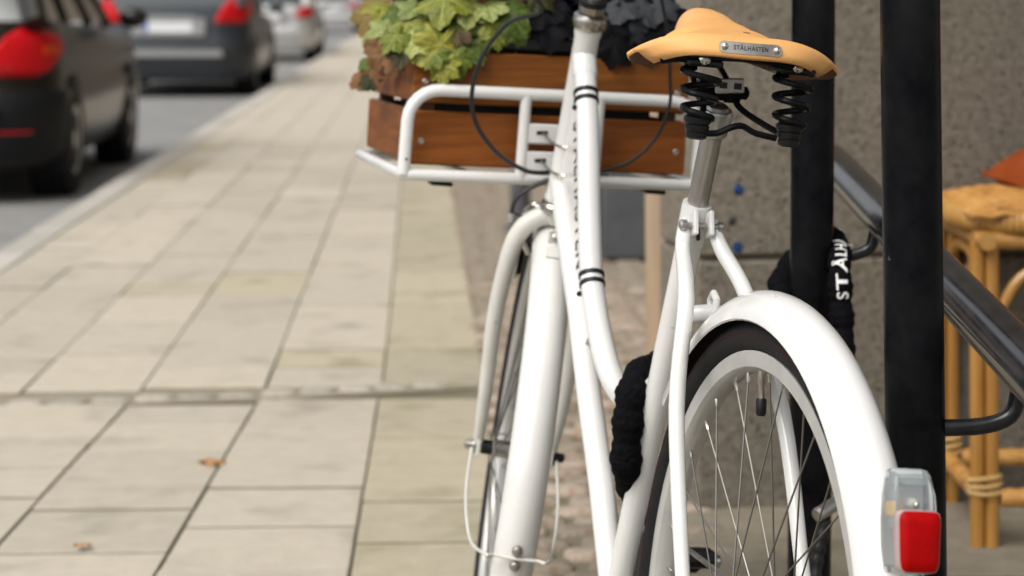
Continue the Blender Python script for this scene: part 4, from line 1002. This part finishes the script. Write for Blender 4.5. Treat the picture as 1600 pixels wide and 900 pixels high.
# wound edge of the seat: a thick roll of rattan turns, then the woven seat inside it
ze = zpx(346, cl0.y); ed = MB(); loopn = 150
def seat_edge(t):
    hw, hd = W_ / 2 + .022, D_ / 2 + .022
    c, s = math.cos(t), math.sin(t); e = .55
    return Vector((W_ / 2 + math.copysign(abs(c) ** e, c) * hw, D_ / 2 + math.copysign(abs(s) ** e, s) * hd, ze))
k_pts = [seat_edge(2 * math.pi * i / loopn) for i in range(loopn)]
# equalise spacing
acc = [0]
for i in range(loopn): acc.append(acc[-1] + (k_pts[(i + 1) % loopn] - k_pts[i]).length)
def along(s):
    s %= acc[-1]
    for i in range(loopn):
        if acc[i + 1] >= s: return k_pts[i].lerp(k_pts[(i + 1) % loopn], (s - acc[i]) / max(1e-9, acc[i + 1] - acc[i]))
n_t = 135; rope = [along(acc[-1] * i / (n_t * 4)) for i in range(n_t * 4)]
MB().tube(rope, [.0215 + .0045 * abs(math.sin(math.pi * i / 4 + .3)) for i in range(n_t * 4)], 14, closed=True).build('seat_edge', 'rattan', CH, None, 80)
nwv = 26; wv = MB()
for i in range(nwv):
    f_ = (i + .5) / nwv
    y = -.03 + (D_ + .06) * f_; p = []
    for k in range(41):
        g_ = k / 40; x = -.03 + (W_ + .06) * g_
        dome = .028 * (1 - (2 * g_ - 1) ** 4) * (1 - (2 * f_ - 1) ** 4)
        p.append((x, y, ze + .012 + dome + .003 * math.sin(k * math.pi / 2 + i * math.pi)))
    wv.tube(p, .0072, 6)
wv.build('woven_seat', 'rattan', CH, None, 80)
for y in (0, D_):
    MB().tube(smooth_path([(W_, y, zs), (W_ + .03, y, zs + .25), (W_ + .07, y + (D_ / 2 - y) * .2, zs + .45)], 5), .0135, 12).build('back_post', 'rattan_pole', CH)
MB().tube(smooth_path([(W_ + .07, D_ * .1, zs + .45), (W_ + .085, D_ / 2, zs + .52), (W_ + .07, D_ * .9, zs + .45)], 6), .016, 12).build('back_rail', 'rattan', CH)
for k in range(5):
    y = D_ * (.15 + .175 * k); MB().tube(smooth_path([(W_ + .005, y, zs + .05), (W_ + .035, y, zs + .25), (W_ + .075, y, zs + .48)], 4), .007, 8).build('back_slat', 'rattan_pole', CH)
# cushion
cc = atZ(1557, 277, cl0.y + .17); co_ = Vector((cc.x + .232, cc.y, cc.z + .03)); CUo = empty('cushion', tuple(co_)); tag(CUo, 'rust orange cushion lying on the seat of the rattan chair', 'cushion')
cm = MB(); n = 24
def pil(u, v, s):
    a, b_ = abs(u), abs(v); th = max(0, (1 - a ** 3.0)) ** .55 * max(0, (1 - b_ ** 3.0)) ** .55
    pin = 1 - .07 * (1 - a * a) * b_ ** 4 ; pin2 = 1 - .07 * (1 - b_ * b_) * a ** 4
    return Vector((u * .205 * pin2, v * .19 * pin, s * .062 * th))
rings = []
for s in (1, -1):
    base_i = len(cm.v)
    for i in range(n + 1):
        for k in range(n + 1): cm.v.append(pil(-1 + 2 * i / n, -1 + 2 * k / n, s))
    for i in range(n):
        for k in range(n):
            a = base_i + i * (n + 1) + k; q = (a, a + 1, a + n + 2, a + n + 1); cm.f.append(q if s > 0 else q[::-1])
tilt = Euler((R(4), R(-14), R(8))).to_matrix().to_4x4()
cm.build('cover', 'cushion', CUo, tilt, 80)
pip = [pil(math.copysign(min(1, abs(x)), x), math.copysign(min(1, abs(y)), y), 0) for x, y in [(-1 + 2 * i / 12, -1) for i in range(12)] + [(1, -1 + 2 * i / 12) for i in range(12)] + [(1 - 2 * i / 12, 1) for i in range(12)] + [(-1, 1 - 2 * i / 12) for i in range(12)]]
MB().tube(pip, .0035, 6, closed=True).build('piping', 'cushion', CUo, tilt, 80)

# ================================================================== FALLEN LEAVES
for (px, py, s_, lb_) in ((332, 726, .07, 'dry orange leaf lying on the paving near the middle of the pavement'), (130, 859, .035, 'tiny dry orange leaf lying on the paving at the lower left')):
    p = ground(px, py); o = link('fallen_leaf', leaf_mesh('fallen_leaf', int(px), 'fallen', 5, .09)); o.location = (p.x, p.y, .012); o.scale = (s_, s_, s_); o.rotation_euler = (.1, .15, random.uniform(0, 6))
    tag(o, lb_, 'leaf', 'fallen leaves on the pavement')

# ================================================================== PARKED CARS
def make_car(name, label, rear, L, W, H, paint, bumper, lamp, plate=True, lampz=(.66, .98), belt=.98, lampi=62):
    """rear: point on the road at the middle of the rear bumper; the car points along the street"""
    e = empty(name, tuple(rear), SA); tag(e, label, 'car', 'cars parked along the kerb')
    n = 64
    def outline(ins, z, r=.36, fr=.5):
        out = []
        hw = W / 2 - ins; y0_ = ins; y1_ = L - ins
        segs = [((hw - r, y0_ + r), r, 270, 360), ((hw - fr, y1_ - fr), fr, 0, 90), ((-hw + fr, y1_ - fr), fr, 90, 180), ((-hw + r, y0_ + r), r, 180, 270)]
        for (cx_, cy_), rr, a0, a1 in segs:
            for k in range(13):
                a = R(a0 + (a1 - a0) * k / 12); sq = rr
                x, y = cx_ + sq * math.cos(a), cy_ + sq * math.sin(a)
                yb = 0.055 * (x / hw) ** 2 if y < .6 else 0      # bowed tail
                zz = z
                if z > .6: zz = z - (z - .6) * .42 * max(0, min(1, (y - L * .70) / (L * .22)))
                out.append(Vector((x, y + yb, zz)))
        for k in range(1, 9):
            x = (-hw + r) + (2 * (hw - r)) * k / 9; out.append(Vector((x, y0_ + .055 * (x / hw) ** 2, z)))
        return out
    levels = [(.09, .19), (.045, .23), (.012, .36), (0, .5), (0, .60), (.022, .64), (.02, .78), (.035, .9), (.07, belt), (.14, belt + .015)]
    b = MB().ring_loft([outline(i, z) for i, z in levels]); body = b.build('body', paint, e, None, 40)
    # cabin: glass with painted roof and pillars
    rb, rt = .16, .52; fb_, ft = L * .70, L * .52
    wb_, wt2 = W / 2 - .12, W / 2 - .30
    zb_ = belt + .005
    def cab(o_, z0, z1): pass
    P = lambda y, z, s, ww: Vector((s * ww, y, z))
    glass = MB()
    lo_r = [P(rb, zb_, 1, wb_), P(fb_, zb_ - .03, 1, wb_), P(fb_, zb_ - .03, -1, wb_), P(rb, zb_, -1, wb_)]
    hi_r = [P(rt, H - .03, 1, wt2), P(ft, H - .03, 1, wt2), P(ft, H - .03, -1, wt2), P(rt, H - .03, -1, wt2)]
    glass.ring_loft([lo_r, hi_r]).build('windows', 'car_glass', e)
    MB().ring_loft([[p + Vector((0, 0, -.03)) + (p * Vector((1, 0, 0)) if False else Vector((.012 * (1 if p.x > 0 else -1), 0, 0))) for p in hi_r], [p + Vector((.0, 0, .01)) for p in hi_r], [Vector((p.x * .8, p.y + (.1 if p.y < L * .4 else -.15), H)) for p in hi_r]]).build('roof', paint, e)
    for s in (1, -1):
        for t_ in (0, .36, .7, 1):
            a = lo_r[0].lerp(lo_r[1], t_); h2 = hi_r[0].lerp(hi_r[1], t_)
            rr = .075 if t_ == 0 else .035
            MB().tube([Vector((a.x * s, a.y, a.z - .02)), Vector(((a.x + h2.x) / 2 * s, (a.y + h2.y) / 2, (a.z + h2.z) / 2)), Vector((h2.x * s, h2.y, h2.z))], rr, 10).build('pillar', paint, e)
    # rear wrap patch on the body surface
    def patch(nm, i0, i1, lv, off, m, parent=e):
        rr = []
        for ins, z in lv: rr.append([q for q in outline(ins - off, z)])
        idx = [i % 60 for i in range(i0, i1 + 1)]
        b_ = MB()
        outer = [[r_[i] for i in idx] for r_ in rr]; inner = [[q for q in [outline(ins + .02, z)[i] for i in idx]] for ins, z in lv]
        rings_ = []
        for o1, i1_ in zip(outer, inner): rings_.append(o1 + i1_[::-1])
        return b_.ring_loft(rings_).build(nm, m, parent, None, 40)
    patch('bumper', 39, 72, [(.05, .24), (.012, .36), (0, .5), (0, .58), (.012, .615)], .022, bumper)
    z0, z1 = lampz
    for s in (1, -1):
        rng = (52 + 4, 52 + 12) if s > 0 else (39, 47)
        rng = (lampi, 71) if s > 0 else (40, 111 - lampi)
        def opt(ins, z, i_):
            o_ = outline(ins, z); f0 = int(math.floor(i_)); t_ = i_ - f0; return o_[f0 % 60].lerp(o_[(f0 + 1) % 60], t_)
        shp = [(.03, z0, -1.2, 6), (.012, z0 + .03, -1.0, 7.6), (.014, z0 + .09, -.6, 9.5), (.02, z0 + .55 * (z1 - z0), .2, 11.4), (.03, z0 + .8 * (z1 - z0), 1.6, 10.8), (.05, z1 - .02, 3.0, 8.6), (.07, z1, 4.0, 6.6)]
        rg = []
        for ins, z, ia, ib in shp:
            ia = ia + (lampi - 60)
            arc = [ia + (ib - ia) * k / 10 for k in range(11)]
            if s < 0: arc = [51 - a_ if a_ >= 0 else 51 - a_ for a_ in arc]
            rg.append([opt(ins - .013, z, a_) for a_ in arc] + [opt(ins + .02, z, a_) for a_ in arc[::-1]])
        li = MB().ring_loft(rg).build('tail_light', lamp, e, None, 40)
        if s > 0: patch('turn_lamp', 67, 70, [(.016, z0 + .12), (.018, z0 + .17)], .018, 'tail_orange', li)
        if bumper == 'car_black': patch('reflector', (61 if s > 0 else 46), (65 if s > 0 else 50), [(.018, .37), (.012, .405)], .027, 'tail_red')
    if plate:
        pz = .80
        MB().box((0, -.004, pz - .005), (.82, .016, .21), None, .01).build('plate_panel', 'alloy', e)
        pl = MB().box((0, -.012, pz), (.54, .016, .125), None, .004).build('license_plate', 'plate', e)
        MB().box((-.247, -.0215, pz), (.04, .003, .118), None, .001).build('country_band', 'plate_blue', pl)
        MB().box((0, -.012, pz + .10), (.62, .05, .045), None, .01).build('trim_strip', 'alloy', e)
    MB().box((0, -.02, .50), (W * .66, .03, .085), None, .01).build('bumper_strip', 'alloy' if bumper == 'car_bumper' else bumper, e)
    MB().box((0, L / 2, .25), (W - .25, L - .5, .14), None, .03).build('underbody', 'car_black', e)
    for s in (1, -1):
        for yy in (.78, L - .88):
            xw = s * (W / 2 - .115)
            MB().lathe([(-.1, .36), (.106, .36), (.112, .345)], (xw, yy, .335), (s, 0, 0), 30).build('wheel_arch', 'car_black', e)
            wh = MB().lathe([(-.10, .2), (-.10, .29), (-.085, .315), (.095, .315), (.122, .29), (.122, .205), (.10, .2)], (xw, yy, .315), (s, 0, 0), 32).build('wheel', 'rubber', e)
            MB().lathe([(.09, .2), (.118, .2), (.112, .17), (.10, .06), (.115, .05), (.115, .005)], (xw, yy, .315), (s, 0, 0), 24).build('rim', 'alloy', wh)
        MB().ball((s * (W / 2 + .09), L * .64, 1.0), .1, 12, (1, .6, .7)).build('mirror', paint, e)
    return e
def rear_at(px, py, W):
    g_ = ground(px, py, -.113); return g_ + NV * (-W / 2) + U * (-.75)
def st_car(a_right, b_rear, W): v = st(a_right - W / 2, b_rear, -.113); return v
aR = st_of(ground(118, 303, -.113)); print('car1', aR, 'kerb', KA)
make_car('parked_car', 'nearest parked car, dark with a large red tail light, cut by the left edge', st_car(KA - .29, 11.9, 1.74), 4.1, 1.74, 1.5, 'car_dark', 'car_black', 'tail_red', False, (.70, .97), 1.0, 61)
make_car('parked_car', 'dark grey estate car with a pale number plate, second along the kerb', st_car(KA - .20, 24.6, 1.84), 4.75, 1.84, 1.52, 'car_grey', 'car_bumper', 'tail_red', True, (.84, 1.12), 1.02, 61)
make_car('parked_car', 'silver car parked third along the kerb, just beyond the grey estate', st_car(KA - .12, 38, 1.76), 4.4, 1.76, 1.45, 'car_silver', 'car_silver', 'tail_red', True, (.78, .98), .98)
make_car('parked_car', 'farthest parked car, pale silver, small at the top of the kerb', st_car(KA - .1, 66, 1.76), 4.4, 1.76, 1.45, 'car_silver', 'car_silver', 'tail_red', True, (.78, .98), .98)
